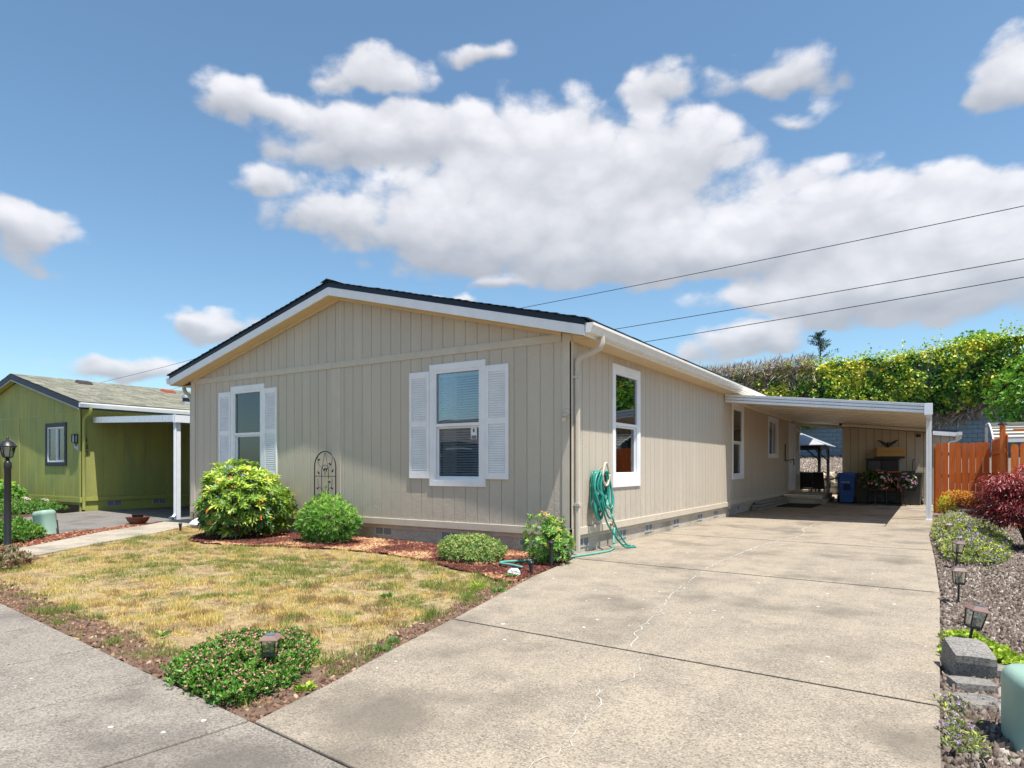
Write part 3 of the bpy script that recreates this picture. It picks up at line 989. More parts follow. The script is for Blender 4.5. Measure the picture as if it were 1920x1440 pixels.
VENTG = M('vent_screen', (.24, .25, .26), .7, .2, 50, .4, 250)
VENTF = M('vent_frame', (.50, .48, .44), .5, .08, 10)
def vent(par, mp, uc, zc=.155, w=.40, h=.155):
    o = rect_ring(MB(), mp, uc - w / 2, uc + w / 2, zc - h / 2, zc + h / 2, .014, -.002, .012)
    pbox(o, mp, uc - .008, uc + .008, -.002, .012, zc - h / 2 + .014, zc + h / 2 - .014)
    v = o.build('foundation_vent', VENTF, par)
    for a, b in ((uc - w / 2 + .014, uc - .008), (uc + .008, uc + w / 2 - .014)):
        s = MB(); n = 6
        pbox(s, mp, a, b, -.004, .001, zc - h / 2 + .014, zc + h / 2 - .014)
        for i in range(n):
            z = zc - h / 2 + .02 + i * (h - .03) / n
            s.add([mp(a, .001, z + .014), mp(b, .001, z + .014), mp(b, .009, z), mp(a, .009, z)], [(0, 1, 2, 3)])
        s.build('louver_panel', VENTG, v)
    return v

# ================================================================== the tan house
RX = -4.675
def RT(x): return 4.53 - .25 * abs(x - RX)
HW, HL, HE = -9.35, 19.5, .345
house = thing('manufactured_house', 'single storey tan house with a low gable, white trimmed windows and shutters', 'house', (RX, 9.7, 0))
f0 = FR(0.0); s0 = SD(0.0); s1 = SD(-.1)

WR = (-2.59, -1.48, .94, 2.90); WL = (-7.91, -6.83, .94, 2.90)
front_open = [opening_of(*WR), opening_of(*WL)]
wt = lambda u: RT(u) - .235
fw = backing(f0, HW + .08, -.08, 0.2, wt, front_open).build('wall', SID, house)
siding(fw, f0, HW + .15, -.15, .226, .376, lambda u: 3.035, front_open, SID, start=HW + .02)
siding(fw, f0, HW + .15, -.15, .226, 3.143, wt, [], SID, start=HW + .02)
# small gap behind the band is closed by the band board itself
for a, b in ((HW + .16, -4.9), (-4.897, -3.3), (-3.297, -.16)):
    n = 14
    us = [a + (b - a) * i / n for i in range(n + 1)]
    top = [min(3.145, RT(u) - .24) for u in us]
    poly = [(u, 3.033) for u in us] + [(u, t) for u, t in zip(us[::-1], top[::-1])]
    MB().prism(poly, lambda u, z, d: f0(u, d, z), -.028, .018).build('band_board', TRIM, house, bevel=.003)
pbox(MB(), f0, -4.90, -4.675, -.02, .006, .378, 3.031).build('batten', TRIM, house, bevel=.002)
MB().prism([(-4.69, 3.147), (-4.66, 3.147), (-4.66, 4.28), (-4.69, 4.28)], lambda u, z, d: f0(u, d, z), -.02, .004).build('batten', TRIM, house)
for a, b in ((HW, HW + .15), (-.15, .0)):
    m_ = MB().prism([(a, .378), (b, .378), (b, RT(b) - .24), (a, RT(a) - .24)], lambda u, z, d: f0(u, d, z), -.03, .016)
    m_.build('corner_board', TRIM, house, bevel=.004)
pbox(MB(), s0, -.016, .10, -.03, .017, .378, 3.025).build('corner_board', TRIM, house, bevel=.004)
for a, b in ((HW - .018, -5.2), (-5.197, -2.0), (-1.997, .02)):
    pbox(MB(), f0, a, b, -.03, .02, .265, .376).build('base_trim', TRIM, house, bevel=.005)
for a, b in ((-.02, 3.6), (3.603, 8.62)):
    pbox(MB(), s0, a, b, -.03, .021, .265, .376).build('base_trim', TRIM, house, bevel=.005)
pbox(MB(), s1, 8.6, HL, -.03, .021, .268, .378).build('base_trim', TRIM, house, bevel=.005)
# skirting: panels with slim joints
a = HW + .02
while a < -.1:
    b = min(a + 1.83, -.035); pbox(MB(), f0, a + .002, b - .002, -.09, -.045, -.12, .27).build('skirting_panel', SKIRT, house); a = b
a = -.03
a = -.045
while a < 8.5:
    b = min(a + 1.83, 8.6); pbox(MB(), s0, a + .002, b - .002, -.09, -.04, -.12, .27).build('skirting_panel', SKIRT, house); a = b
a = 8.6
while a < HL - .1:
    b = min(a + 1.83, HL); pbox(MB(), s1, a + .002, b - .002, -.09, -.04, -.12, .27).build('skirting_panel', SKIRT, house); a = b
fv = FR(.045); sv = SD(-.04); sv1 = SD(-.14)
for u in (-7.0, -5.4, -3.66, -2.19, -.70): vent(house, fv, u)
for u in (.42, 1.85, 3.05, 4.55, 6.15, 7.4): vent(house, sv, u, w=.36)
for u in (8.95, 9.9): vent(house, sv1, u, w=.36)

# side walls
S1 = (1.37, 2.53, .92, 2.90); S2 = (9.12, 10.35, .92, 2.90); S3 = (13.55, 15.1, 1.54, 2.86); S4 = (18.62, 19.25, .95, 2.75); DO = (17.05, 18.35, .38, 2.84)
so = [opening_of(*S1)]
sw = backing(s0, .08, 8.6, .2, lambda u: 3.05, so).build('wall', SID, house)
siding(sw, s0, .10, 8.6, .226, .376, lambda u: 3.05, so, SID)
pbox(MB(), s0, 8.5, 8.602, -.13, .002, .2, 3.05).build('corner_board', TRIM, house, bevel=.003)
so1 = [opening_of(*S2), opening_of(*S3), opening_of(*S4), (DO[0] + .06, DO[1] - .06, .2, DO[3] - .06)]
sw1 = backing(s1, 8.6, HL, .2, lambda u: 3.05, so1).build('wall', SID, house)
siding(sw1, s1, 8.602, HL, .226, .378, lambda u: 3.05, [o if o[2] > .25 else (o[0], o[1], .378, o[3]) for o in so1], SID)
for args in ((HW, HW + .06, .07, HL), (HW + .06, -.16, HL - .06, HL)):
    MB().box(args[0], args[1], args[2], args[3], -.1, 3.05).build('wall', SID, house)
m_ = MB().prism([(HW, 3.05), (-.1, 3.05), (-.1, RT(-.1) - .24), (RX, RT(RX) - .24), (HW, RT(HW) - .24)], lambda u, z, d: (u, d, z), HL - .06, HL)
m_.build('gable', SID, house)

wr = window(house, f0, *WR, curtain=[(0, .3)], slat_tilt=-40)
wl = window(house, f0, *WL, blind=True, curtain=[(-.02, .62)], blind_to=1.98)
window(house, s0, *S1, curtain=[(.55, 1.0)], head=.12, sill=.17, slat_tilt=-48)
window(house, s1, *S2, trim=VINYL, blind=False, curtain=[(-.02, 1.02)])
window(house, s1, *S3, style='slide', blind=False, curtain=[(.5, 1.02)])
window(house, s1, *S4, blind=False)
for a, b in ((-3.02, -2.595), (-1.475, -1.06)): shutter(house, f0, a, b, 1.06, 2.80)
for a, b in ((-8.32, -7.915), (-6.825, -6.43)): shutter(house, f0, a, b, 1.06, 2.80)
# alarm sticker in the lower pane of the right front window
STK = M('sticker_white', (.75, .76, .78), .4, .05, 20); STG = M('sticker_grey', (.16, .17, .19), .5, .1, 30)
stk = pbox(MB(), f0, -1.80, -1.685, -.0455, -.0445, 1.68, 1.90).build('sticker', STK, wr)
pbox(MB(), f0, -1.79, -1.695, -.0444, -.0436, 1.685, 1.74).build('sticker_band', STG, wr)
MB().prism([(-1.745 + .022 * math.cos(q), 1.82 + .034 * math.sin(q)) for q in np.linspace(0, 2 * math.pi, 9)[:-1]], lambda u, z, d: f0(u, d, z), -.0444, -.0436).build('sticker_emblem', STG, wr)

MB().prism([(.001, 3.036), (HE - .021, 3.036), (HE - .021, RT(HE) - .237), (.001, RT(0) - .237)], lambda a, b, d: (a, d, b), .001, .02).build('eave_return', SOFF, house)
# roof
deck = MB()
y0, y1 = -.30, 19.8
xl, xr_ = RX - 5.02, RX + 5.02
deck.prism([(xl, RT(xl) - .03), (RX, RT(RX) - .03), (xr_, RT(xr_) - .03), (xr_, RT(xr_) - .11), (RX, RT(RX) - .11), (xl, RT(xl) - .11)], lambda a, b, d: (a, d, b), y0, y1)
roof = deck.build('roof', ROOFEDGE, house)
sh = MB(); rr = random.Random(3)
sl = math.hypot(1, .25)
for side in (-1, 1):
    k = 0; dist = 0.0
    while dist < 5.06:
        x_in = RX + side * max(dist - .06, 0); x_out = RX + side * min(dist + .14, 5.07)
        y = y0 - .025
        while y < y1:
            L = .33 if y < 1.6 else 2.0
            th = rr.uniform(.014, .026)
            jit = rr.uniform(-.012, .012) * side
            za, zb = RT(x_in) - .028, RT(x_out + jit) - .028
            P = [(x_in, y, za), (x_out + jit, y, zb), (x_out + jit, y + L - .006, zb), (x_in, y + L - .006, za)]
            P += [(p[0], p[1], p[2] + (th if q in (1, 2) else .008)) for q, p in enumerate(P)]
            sh.add(P, [(0, 3, 2, 1), (4, 5, 6, 7), (0, 1, 5, 4), (1, 2, 6, 5), (2, 3, 7, 6), (3, 0, 4, 7)])
            y += L
        dist += .14; k += 1
sh.build('shingles', SHING, roof, kind='stuff')
rc = MB(); y = y0 - .03
while y < y1:
    L = .3 if y < 2 else 1.5
    zc = RT(RX) + .012
    rc.add([(RX - .15, y, zc - .05), (RX, y, zc - .005), (RX + .15, y, zc - .05), (RX - .15, y + L + .03, zc - .028), (RX, y + L + .03, zc + .018), (RX + .15, y + L + .03, zc - .028),
            (RX - .15, y, zc - .03), (RX, y, zc + .02), (RX + .15, y, zc - .03)], [(6, 7, 4, 3), (7, 8, 5, 4), (0, 1, 7, 6), (1, 2, 8, 7)])
    y += L
rc.build('ridge_cap', SHING, roof)
for sgn, xa in ((-1, xl), (1, xr_)):
    poly = [(RX + sgn * .001, RT(RX) - .112), (xa, RT(xa) - .112), (xa, RT(xa) - .255), (RX + sgn * .001, RT(RX) - .255)]
    MB().prism(poly, lambda a, b, d: (a, d, b), y0 + .004, y0 + .03).build('rake_board', WHITE, house, bevel=.004)
    poly = [(RX, RT(RX) - .22), (xa, RT(xa) - .22), (xa, RT(xa) - .235), (RX, RT(RX) - .235)]
    MB().prism(poly, lambda a, b, d: (a, d, b), y0 + .03, -.001).build('rake_soffit', SOFF, house)
    # moulding strip where soffit meets the wall
    xw = -.16 if sgn > 0 else HW + .16
    poly = [(RX, RT(RX) - .236), (xw, RT(xw) - .236), (xw, RT(xw) - .29), (RX, RT(RX) - .29)]
    MB().prism(poly, lambda a, b, d: (a, d, b), -.035, -.0185).build('frieze_board', SOFF, house)
# eaves, gutters
MB().box(.0, HE - .002, .0, HL, 3.022, 3.034).build('eave_soffit', SOFF, house)
MB().box(-.1, -.001, 8.605, HL, 3.022, 3.034).build('eave_soffit', SOFF, house)
MB().box(HE - .02, HE + .018, y0 + .03, HL, 3.018, 3.165).build('fascia_board', GUTW, house)
MB().box(HW - HE, HW, .0, HL, 3.022, 3.034).build('eave_soffit', SOFF, house)
MB().box(HW - HE - .018, HW - HE + .02, y0 + .03, HL, 3.018, 3.165).build('fascia_board', GUTW, house)
prof = [(0, .13), (0, 0), (.068, 0), (.078, .012), (.082, .045), (.105, .075), (.116, .095), (.116, .13), (.109, .13), (.109, .098), (.097, .08), (.074, .05), (.07, .016), (.062, .008), (.007, .008), (.007, .13)]
for sgn, xb in ((1, HE + .019), (-1, HW - HE - .019)):
    MB().prism([(xb + sgn * a, 3.052 + b) for a, b in prof], lambda a, b, d: (a, d, b), y0 + .005, 19.8).build('gutter', GUTW, house)
    MB().prism([(xb + sgn * a, 3.052 + b) for a, b in prof[:8]], lambda a, b, d: (a, d, b), y0 - .002, y0 + .004).build('gutter_end_cap', GUTW, house)
def spout(par, pts, mat, w=.078, h=.058, name='downspout'):
    return MB().tube(pts, [w * .55] * len(pts), 8).build(name, mat, par, smooth='auto')
def smooth_path(pts, n=5):
    """Catmull-Rom through points"""
    P = [Vector(p) for p in pts]; P = [P[0] * 2 - P[1]] + P + [P[-1] * 2 - P[-2]]
    out = []
    for i in range(1, len(P) - 2):
        for k in range(n):
            t = k / n
            a, b, c, d = P[i - 1], P[i], P[i + 1], P[i + 2]
            out.append(.5 * ((2 * b) + (c - a) * t + (2 * a - 5 * b + 4 * c - d) * t * t + (3 * b - a - 3 * c + d) * t ** 3))
    out.append(P[-2])
    return out
spout(house, [(.425, .09, 3.06), (.425, .09, 3.0)] + smooth_path([(.425, .088, 2.96), (.40, .085, 2.91), (.33, .08, 2.87), (.18, .065, 2.82), (.09, .055, 2.78), (.062, .05, 2.72)], 3) + [(.062, .05, 1.8), (.062, .05, .06)], DSPT)
for z in (2.5, .7): MB().box(.012, .112, .0, .10, z, z + .035).build('downspout_strap', DSPT, house)
spout(house, [(HW - .43, .09, 3.06), (HW - .43, .09, 2.98), (HW - .36, .085, 2.90), (HW - .14, .06, 2.80), (HW - .062, .05, 2.70), (HW - .062, .05, .1)], DSPT)
MB().tube([(-6.5, 5.5, RT(-6.5) - .05), (-6.5, 5.5, RT(-6.5) + .28)], .045, 10).build('vent_pipe', M('galvanised', (.45, .46, .47), .4, .1, 8, metal=.6), house)
# sensor lamp on the front corner, spigot
sl_ = MB(); sl_.lathe([(.0, -.03), (.05, -.03), (.055, -.01), (.04, .01), (0, .012)], (-.08, -.035, 2.02), 12, Matrix.Rotation(R(90), 3, 'X'))
sl_.tube([(-.08, -.05, 2.0), (-.075, -.10, 1.95)], .022, 8).lathe([(.0, 0), (.035, .01), (.03, -.05), (0, -.055)], (-.072, -.12, 1.93), 10)
sl_.build('corner_lamp', TRIM, house, smooth='auto')
BRASS = M('weathered_brass', (.30, .25, .16), .45, .2, 30, metal=.7)
sp = MB(); sp.tube([(-.02, 1.26, .34), (.07, 1.26, .34), (.09, 1.26, .31)], .014, 8).tube([(.06, 1.26, .34), (.06, 1.26, .385)], .007, 6).lathe([(.0, 0), (.03, 0), (.033, .006), (.03, .012), (0, .012)], (.06, 1.26, .383), 8).tube([(.09, 1.235, .315), (.09, 1.30, .305)], .016, 8)
sp.build('spigot', BRASS, house, smooth='auto')

# door on the carport side
dr = rect_ring(MB(), s1, DO[0], DO[1], DO[2], DO[3], .09, -.06, .022, .09, .03).build('door', WHITE, house, bevel=.004)
pbox(MB(), s1, DO[0] + .09, DO[1] - .09, -.05, -.015, DO[2] + .03, DO[3] - .09).build('door_slab', WHITE, dr)
for za, zb in ((.62, 1.25), (1.4, 2.5)):
    for a, b in ((DO[0] + .2, (DO[0] + DO[1]) / 2 - .05), ((DO[0] + DO[1]) / 2 + .05, DO[1] - .2)):
        rect_ring(MB(), s1, a, b, za, zb, .03, -.016, -.006).build('moulding', WHITE, dr, bevel=.003)
kn = MB().lathe([(.0, 0), (.03, 0), (.03, .01), (.015, .02), (.015, .04), (.032, .055), (.03, .075), (0, .085)], (-.115, DO[0] + .17, 1.42), 12, Matrix.Rotation(R(90), 3, 'Y'))
kn.build('door_handle', BRASS, dr, smooth='auto')

# ================================================================== carport
cp = thing('carport', 'white aluminium carport with a flat sloping roof against the tan house', 'carport', (2.1, 12.5, 0))
CPW = M('carport_underside', (.84, .76, .61), .5, .04, 2)
def cz(x): return 2.945 - (2.945 - 2.50) * (x - .1) / (4.24 - .1)
yy = 8.06; n = 10; step = (17.5 - yy) / n
for i in range(n):
    a = yy + i * step + .004; b = yy + (i + 1) * step - .004
    m_ = MB().prism([(-.09, cz(-.09)), (4.22, cz(4.22)), (4.22, cz(4.22) + .045), (-.09, cz(-.09) + .045)], lambda u, z, d: (u, d, z), a, b)
    m_.prism([(-.09, cz(-.09) - .012), (4.2, cz(4.2) - .012), (4.2, cz(4.2) + .001), (-.09, cz(-.09) + .001)], lambda u, z, d: (u, d, z), b - .03, b + .0)
    m_.build('roof_panel', CPW, cp)
fm = MB()
for (za, zb, d) in ((-.125, -.075, .05), (-.075, -.055, .005), (-.055, -.005, .055), (-.005, .012, .01), (.012, .056, .06), (.056, .07, .07)):
    fm.prism([(.02, cz(.02) + za), (4.24, cz(4.24) + za), (4.24, cz(4.24) + zb), (.02, cz(.02) + zb)], lambda u, z, d_: (u, d_, z), 8.05 - d, 8.055)
fm.build('front_fascia', ALUW, cp)
bm_ = MB()
for (za, zb, d) in ((-.15, -.08, .0), (-.08, -.07, -.012), (-.07, .0, .008), (.0, .01, -.01), (.01, .07, .015)):
    z = cz(4.22)
    bm_.box(4.15, 4.25 + d, 8.056, 17.55, z + za, z + zb)
bm_.build('side_beam', ALUW, cp)
MB().box(4.13, 4.28, 7.965, 8.055, cz(4.24) - .16, cz(4.24) + .08).build('beam_end_cap', ALUW, cp, bevel=.004)
MB().prism([(1.6, cz(1.6) - .11), (4.15, cz(4.15) - .11), (4.15, cz(4.15) - .013), (1.6, cz(1.6) - .013)], lambda u, z, d: (u, d, z), 17.3, 17.36).build('rear_beam', CPW, cp)
MB().prism([(-.09, cz(-.09) - .11), (1.6, cz(1.6) - .11), (1.6, cz(1.6) - .001), (-.09, cz(-.09) - .001)], lambda u, z, d: (u, d, z), 19.3, 19.36).build('rear_beam', CPW, cp)  # this beam and the next panels: roof extension added to shade the door
for i in range(2):
    a = 17.5 + i * .95 + .004; b = a + .942
    MB().prism([(-.09, cz(-.09)), (1.6, cz(1.6)), (1.6, cz(1.6) + .045), (-.09, cz(-.09) + .045)], lambda u, z, d: (u, d, z), a, b).build('roof_panel', CPW, cp)
MB().box(-.1, -.06, 8.62, 17.4, cz(0) - .06, cz(0) + .03).build('wall_ledger', CPW, cp)
for py_ in (9.98, 16.9):
    pm = MB()
    for dx in (-.052, .004): pm.box(4.2 + dx, 4.2 + dx + .048, py_ - .05, py_ + .05, .0, cz(4.2) - .151)
    pm.box(4.2 - .03, 4.2 + .03, py_ - .038, py_ + .038, .0, cz(4.2) - .152)
    pm.box(4.2 - .075, 4.2 + .075, py_ - .075, py_ + .075, .001, .012)
    pm.build('post', ALUW, cp, bevel=.004)

# ================================================================== small things
BLUEP = M('blue_bin_plastic', (.022, .095, .38), .45, .1, 6, .1, 90, grime=.15)
GREYP = M('grey_bin_plastic', (.06, .058, .052), .5, .15, 6, .1, 90, grime=.2)
RUB = M('black_rubber', (.02, .02, .022), .8, .2, 20, .2, 60)
STEEL = M('steel', (.5, .5, .52), .35, .1, 8, metal=.8)
COPPER = M('bronze_cap', (.22, .14, .12), .55, .12, 20, spec=.3)
SOLAR = M('solar_cell', (.10, .16, .22), .2, .2, 60, spec=.8)
LENS = glass_mat('lamp_glass', (.75, .76, .72), .12)
PEDG = M('pale_green_fibreglass', (.27, .40, .335), .5, .06, 4, .1, 60, grime=.15)
STONE = concrete_mat('weathered_block', (.21, .195, .18), (.27, .25, .225), (.12, .115, .11), 1.0)
WOODG = wood_mat('grey_weathered_wood', (.20, .18, .155), (.33, .30, .255), 1)
CARD = M('cardboard_box', (.52, .31, .11), .8, .06, 5, .1, 50)
BLKW = M('black_painted_wood', (.022, .02, .022), .45, .25, 8, .1, 60)

# --- hose hanger and hose on the side wall
hh = thing('hose_hanger', 'beige hose hanger fixed to the tan side wall holding a green hose', 'hose hanger', (.05, 0.71, 1.1))
HCOL = M('beige_plastic', (.60, .54, .43), .45, .08, 8)
n = 28
ring_out = [(0.71 + .115 * math.cos(q) * (1 - .35 * max(0, math.sin(q))), 1.14 + .17 * math.sin(q)) for q in np.linspace(0, 2 * math.pi, n + 1)[:-1]]
MB().tube([(.20, y_, z_) for y_, z_ in ring_out] + [(.20, *ring_out[0])], .016, 8).build('front_rim', HCOL, hh, smooth=True)
MB().lathe([(0, .0), (.075, .0), (.08, .02), (.078, .17), (.07, .175), (.066, .03), (0, .025)], (.015, 0.71, 1.07), 20, Matrix.Rotation(R(90), 3, 'Y')).build('drum', M('drum_brown', (.26, .18, .10), .6, .1, 8), hh, smooth='auto')
MB().tube([(.02, 0.71, 1.13), (.20, 0.71, 1.30)], .010, 6).tube([(.05, 0.65, 1.14), (.2, 0.63, 1.2)], .008, 6).build('brace', HCOL, hh)
HOSEM = M('teal_hose_rubber', (.02, .25, .20), .35, .18, 12, spec=.5)
hose = thing('garden_hose', 'teal green garden hose coiled on a wall hanger and trailing over the ground', 'hose', (.2, .6, 0))
rh = random.Random(4)
coil = []
for k in range(15):
    xk = .045 + .010 * k + rh.uniform(-.012, .012)
    wv = .13 + rh.uniform(-.03, .03); low = 1.08 - rh.uniform(.40, .62); yc = .69 + rh.uniform(-.05, .05)
    yl = yc - .06 + rh.uniform(-.08, .08)
    if k % 2: seq = [(yc + .09, 1.14), (yc + wv, .95), (yl + .10, low + .08), (yl, low), (yl - wv * .8, low + .14), (yc - wv - .06, .95), (yc - .10, 1.14), (yc, 1.175)]
    else: seq = [(yc + .09, 1.15), (yc + wv + .04, .92), (yl + .14, low + .1), (yl + .03, low), (yl - wv * .7, low + .1), (yc - wv - .02, .92), (yc - .09, 1.14), (yc + .01, 1.18)]
    coil += [(xk + rh.uniform(-.01, .025) + (.05 if z_ < .8 else 0), y_, z_) for y_, z_ in seq]
for i in range(0, len(coil) - 16, 24):
    MB().tube(smooth_path(coil[i:i + 25], 6), .0145, 8).build('coil', HOSEM, hose, smooth=True)
tail = smooth_path([(.18, .56, .95), (.22, .54, .7), (.24, .66, .42), (.28, .92, .18), (.33, 1.05, .05), (.37, 1.15, .02), (.36, 1.28, .02), (.30, 1.33, .03), (.20, 1.30, .05), (.13, 1.27, .12), (.10, 1.27, .22), (.09, 1.27, .30)], 6)
MB().tube(tail, .0135, 8).build('hose_run', HOSEM, hose, smooth=True)
tail = smooth_path([(.17, .80, .95), (.2, .84, .7), (.22, .92, .45), (.27, 1.08, .2), (.36, 1.18, .03), (.42, 1.3, .017), (.35, 1.38, .017)], 6)
MB().tube(tail, .0135, 8).build('hose_run', HOSEM, hose, smooth=True)
tail = smooth_path([(.10, 1.24, .30), (.13, 1.14, .14), (.2, 1.0, .035), (.25, .82, .02), (.28, .62, .017), (.24, .3, .016), (.16, -.05, .016), (.08, -.33, .014), (-.05, -.65, .02), (-.2, -.98, .03), (-.33, -1.24, .035), (-.30, -1.36, .035), (-.12, -1.40, .035), (.08, -1.46, .03)], 7)
HOSEL = M('pale_teal_hose', (.11, .38, .31), .4, .12, 12, spec=.4)
MB().tube(tail, .015, 8).build('hose_run', HOSEL, hose, smooth=True)

# --- iron trellis
tr = thing('trellis', 'black iron garden trellis with a rounded top leaning on the tan front wall', 'trellis', (-4.97, -.12, 0))
tx0, tx1, ty = -5.25, -4.69, -.10
def arch(xa, xb, zb, zt, r):
    xc, hw = (xa + xb) / 2, (xb - xa) / 2
    pts = [(xa, ty, zb)] + [(xc - hw * math.cos(q), ty, zt - hw + hw * math.sin(q)) for q in np.linspace(0, math.pi, 15)] + [(xb, ty, zb)]
    return MB().tube(pts, r, 6).build('arch_bar', BLACK, tr, smooth=True)
arch(tx0, tx1, .05, 1.53, .011)
arch(-5.06, -4.88, .1, 1.28, .006)
for z in (1.08, .62): MB().tube([(tx0, ty, z), (tx1, ty, z)], .007, 6).build('cross_bar', BLACK, tr)
sc = MB()
for s_ in (-1, 1):
    for zb in (.7, 1.1):
        sc.tube(smooth_path([(-4.97, ty, zb), (-4.97 + s_ * .06, ty, zb + .12), (-4.97 + s_ * .17, ty, zb + .2), (-4.97 + s_ * .2, ty, zb + .33)], 5), .004, 5)
sc.tube(smooth_path([(-5.05, ty, 1.2), (-5.0, ty, 1.42), (-4.97, ty, 1.5), (-4.94, ty, 1.42), (-4.89, ty, 1.2)], 5), .004, 5)
sc.build('scrollwork', BLACK, tr, smooth=True)
lf = MB()
for (xx, zz, a) in ((-5.13, 1.38, .4), (-4.84, 1.30, -.5), (-4.77, 1.18, .9), (-5.14, 1.14, -.7), (-4.99, 1.2, 1.2), (-4.94, 1.2, -1.2), (-5.16, .86, .5), (-4.78, .86, -.4), (-5.07, .75, 1), (-4.85, .98, -.9)):
    c, s_ = math.cos(a), math.sin(a)
    pts = [(-.04, 0), (-.01, .02), (.04, 0), (-.01, -.02)]
    lf.prism([(xx + u * c - v * s_, zz + u * s_ + v * c) for u, v in pts], lambda a_, b_, d: (a_, ty + d, b_), -.004, .004)
lf.build('iron_leaves', BLACK, tr)

# --- solar path lanterns: one built, the rest copied
def lantern(label, loc):
    t = thing('solar_path_light', label, 'path light', loc, 'solar lanterns along the beds')
    o = Vector(loc)
    def V_(x, y, z): return (o.x + x, o.y + y, o.z + z)
    hw, ht = .075, .045
    mbx = MB(); mbx.add([V_(-hw, -hw, .30), V_(hw, -hw, .30), V_(hw, hw, .30), V_(-hw, hw, .30), V_(-hw, -hw, .306), V_(hw, -hw, .306), V_(hw, hw, .306), V_(-hw, hw, .306), V_(-ht, -ht, .335), V_(ht, -ht, .335), V_(ht, ht, .335), V_(-ht, ht, .335)],
        [(0, 3, 2, 1), (0, 1, 5, 4), (1, 2, 6, 5), (2, 3, 7, 6), (3, 0, 4, 7), (4, 5, 9, 8), (5, 6, 10, 9), (6, 7, 11, 10), (7, 4, 8, 11), (8, 9, 10, 11)])
    cap = mbx.build('cap', COPPER, t)
    MB().box(o.x - .036, o.x + .036, o.y - .036, o.y + .036, o.z + .336, o.z + .340).build('solar_panel', SOLAR, cap)
    fr = MB()
    for sx in (-1, 1):
        for sy in (-1, 1): fr.add([V_(sx * (.046 if z < .25 else .056) + dx, sy * (.046 if z < .25 else .056) + dy, z) for z in (.19, .30) for dx, dy in ((-.004, -.004), (.004, -.004), (.004, .004), (-.004, .004))], [(0, 1, 5, 4), (1, 2, 6, 5), (2, 3, 7, 6), (3, 0, 4, 7)])
    fr.build('frame', BLACK, t)
    MB().box(o.x - .05, o.x + .05, o.y - .05, o.y + .05, o.z + .178, o.z + .192).build('base', BLACK, t)
    MB().add([V_(*p) for p in ((-.043, -.043, .193), (.043, -.043, .193), (.043, .043, .193), (-.043, .043, .193), (-.051, -.051, .299), (.051, -.051, .299), (.051, .051, .299), (-.051, .051, .299))], [(0, 1, 5, 4), (1, 2, 6, 5), (2, 3, 7, 6), (3, 0, 4, 7)]).build('glass', LENS, t)
    MB().tube([V_(0, 0, -.1), V_(0, 0, .18)], .012, 8).build('stake', BLACK, t)
    MB().lathe([(.0, .193), (.014, .193), (.012, .25), (0, .252)], o, 8).build('bulb', M('bulb_plastic', (.6, .6, .58), .3, .05, 9), t)
    return t
sp0 = lantern('bronze solar path light standing in the flowering ground cover by the sidewalk', (0, 0, 0))
ORI = [((.95, -5.70, -.015), (0, 0, 35), 'bronze solar path light standing in the flowering ground cover by the sidewalk'),
       ((4.50, 4.6, 0), (0, 0, 10), 'bronze solar path light farthest up the drive, next to the carport post'),
       ((4.52, 1.72, -.01), (5, 4, 30), 'bronze solar path light second up the drive, before the purple ground cover'),
       ((4.48, -.84, -.02), (0, 1, 12), 'bronze solar path light standing upright in the open gravel'),
       ((4.475, -2.72, -.03), (3, 11, 28), 'leaning bronze solar path light just behind the big concrete block')]
for i, (l_, r_, lab) in enumerate(ORI):
    o = sp0 if i == 0 else copy_tree(sp0)
    o.location = l_; o.rotation_euler = [R(q) for q in r_]; o['label'] = lab; o.scale = (.72, .72, .78) if i == 0 else (.80, .80, 1.0)
def peg_light(label, loc, h, r, name='stake_light', capr=1.9):
    t = thing(name, label, 'path light', loc)
    MB().tube([(loc[0], loc[1], loc[2] - .05), (loc[0], loc[1], loc[2] + h * .9)], r, 10).build('stake', BLACK, t)
    MB().lathe([(0, 0), (r * capr, 0), (r * capr, .012), (r * capr * .6, .03), (0, .036)], (loc[0], loc[1], loc[2] + h * .9), 14).build('cap', BLACK, t, smooth='auto')
    MB().lathe([(r * 1.05, -.05), (r * 1.25, -.04), (r * 1.25, -.005), (r * 1.05, 0)], (loc[0], loc[1], loc[2] + h * .9), 12).build('collar', BLACK, t)
    return t
peg_light('black mushroom stake light in front of the leafy corner shrub', (.27, -1.08, 0), .33, .02, capr=2.4)
peg_light('short black stake light beside the white rock at the mulch edge', (.33, -1.66, 0), .13, .022, capr=1.5)
peg_light('tiny black stake light on the lawn edge near the concrete path', (-8.15, -.95, 0), .13, .022, capr=1.6)

# --- rocks and blocks
def rock(name, label, loc, s, mat, seed, flat=.7, cat='rock', parent=None, rough=.22):
    rg = random.Random(seed)
    bmv = []; rings = 6; seg = 9
    m_ = MB()
    for i in range(rings + 1):
        th = math.pi * i / rings
        for j in range(seg):
            ph = 2 * math.pi * j / seg
            r_ = 1 + rg.uniform(-rough, rough)
            bmv.append((loc[0] + s[0] * math.sin(th) * math.cos(ph) * r_, loc[1] + s[1] * math.sin(th) * math.sin(ph) * r_, loc[2] + s[2] * math.cos(th) * (r_ if 0 < i < rings else 1)))
    fs = []
    for i in range(rings):
        for j in range(seg): fs.append((i * seg + j, (i + 1) * seg + j, (i + 1) * seg + (j + 1) % seg, i * seg + (j + 1) % seg))
    m_.add(bmv, fs)
    o = m_.build(name, mat, parent)
    if parent is None: tag(o, label, cat)
    return o
WROCK = M('white_rock', (.62, .62, .63), .8, .25, 14, .6, 30)
rock('rock', 'white rock lying in the mulch beside the short stake light', (.16, -1.76, .02), (.085, .06, .045), WROCK, 2)
rock('rock', 'pale grey rock left of the big round shrub', (-8.55, -.25, .06), (.25, .2, .13), WROCK, 5)
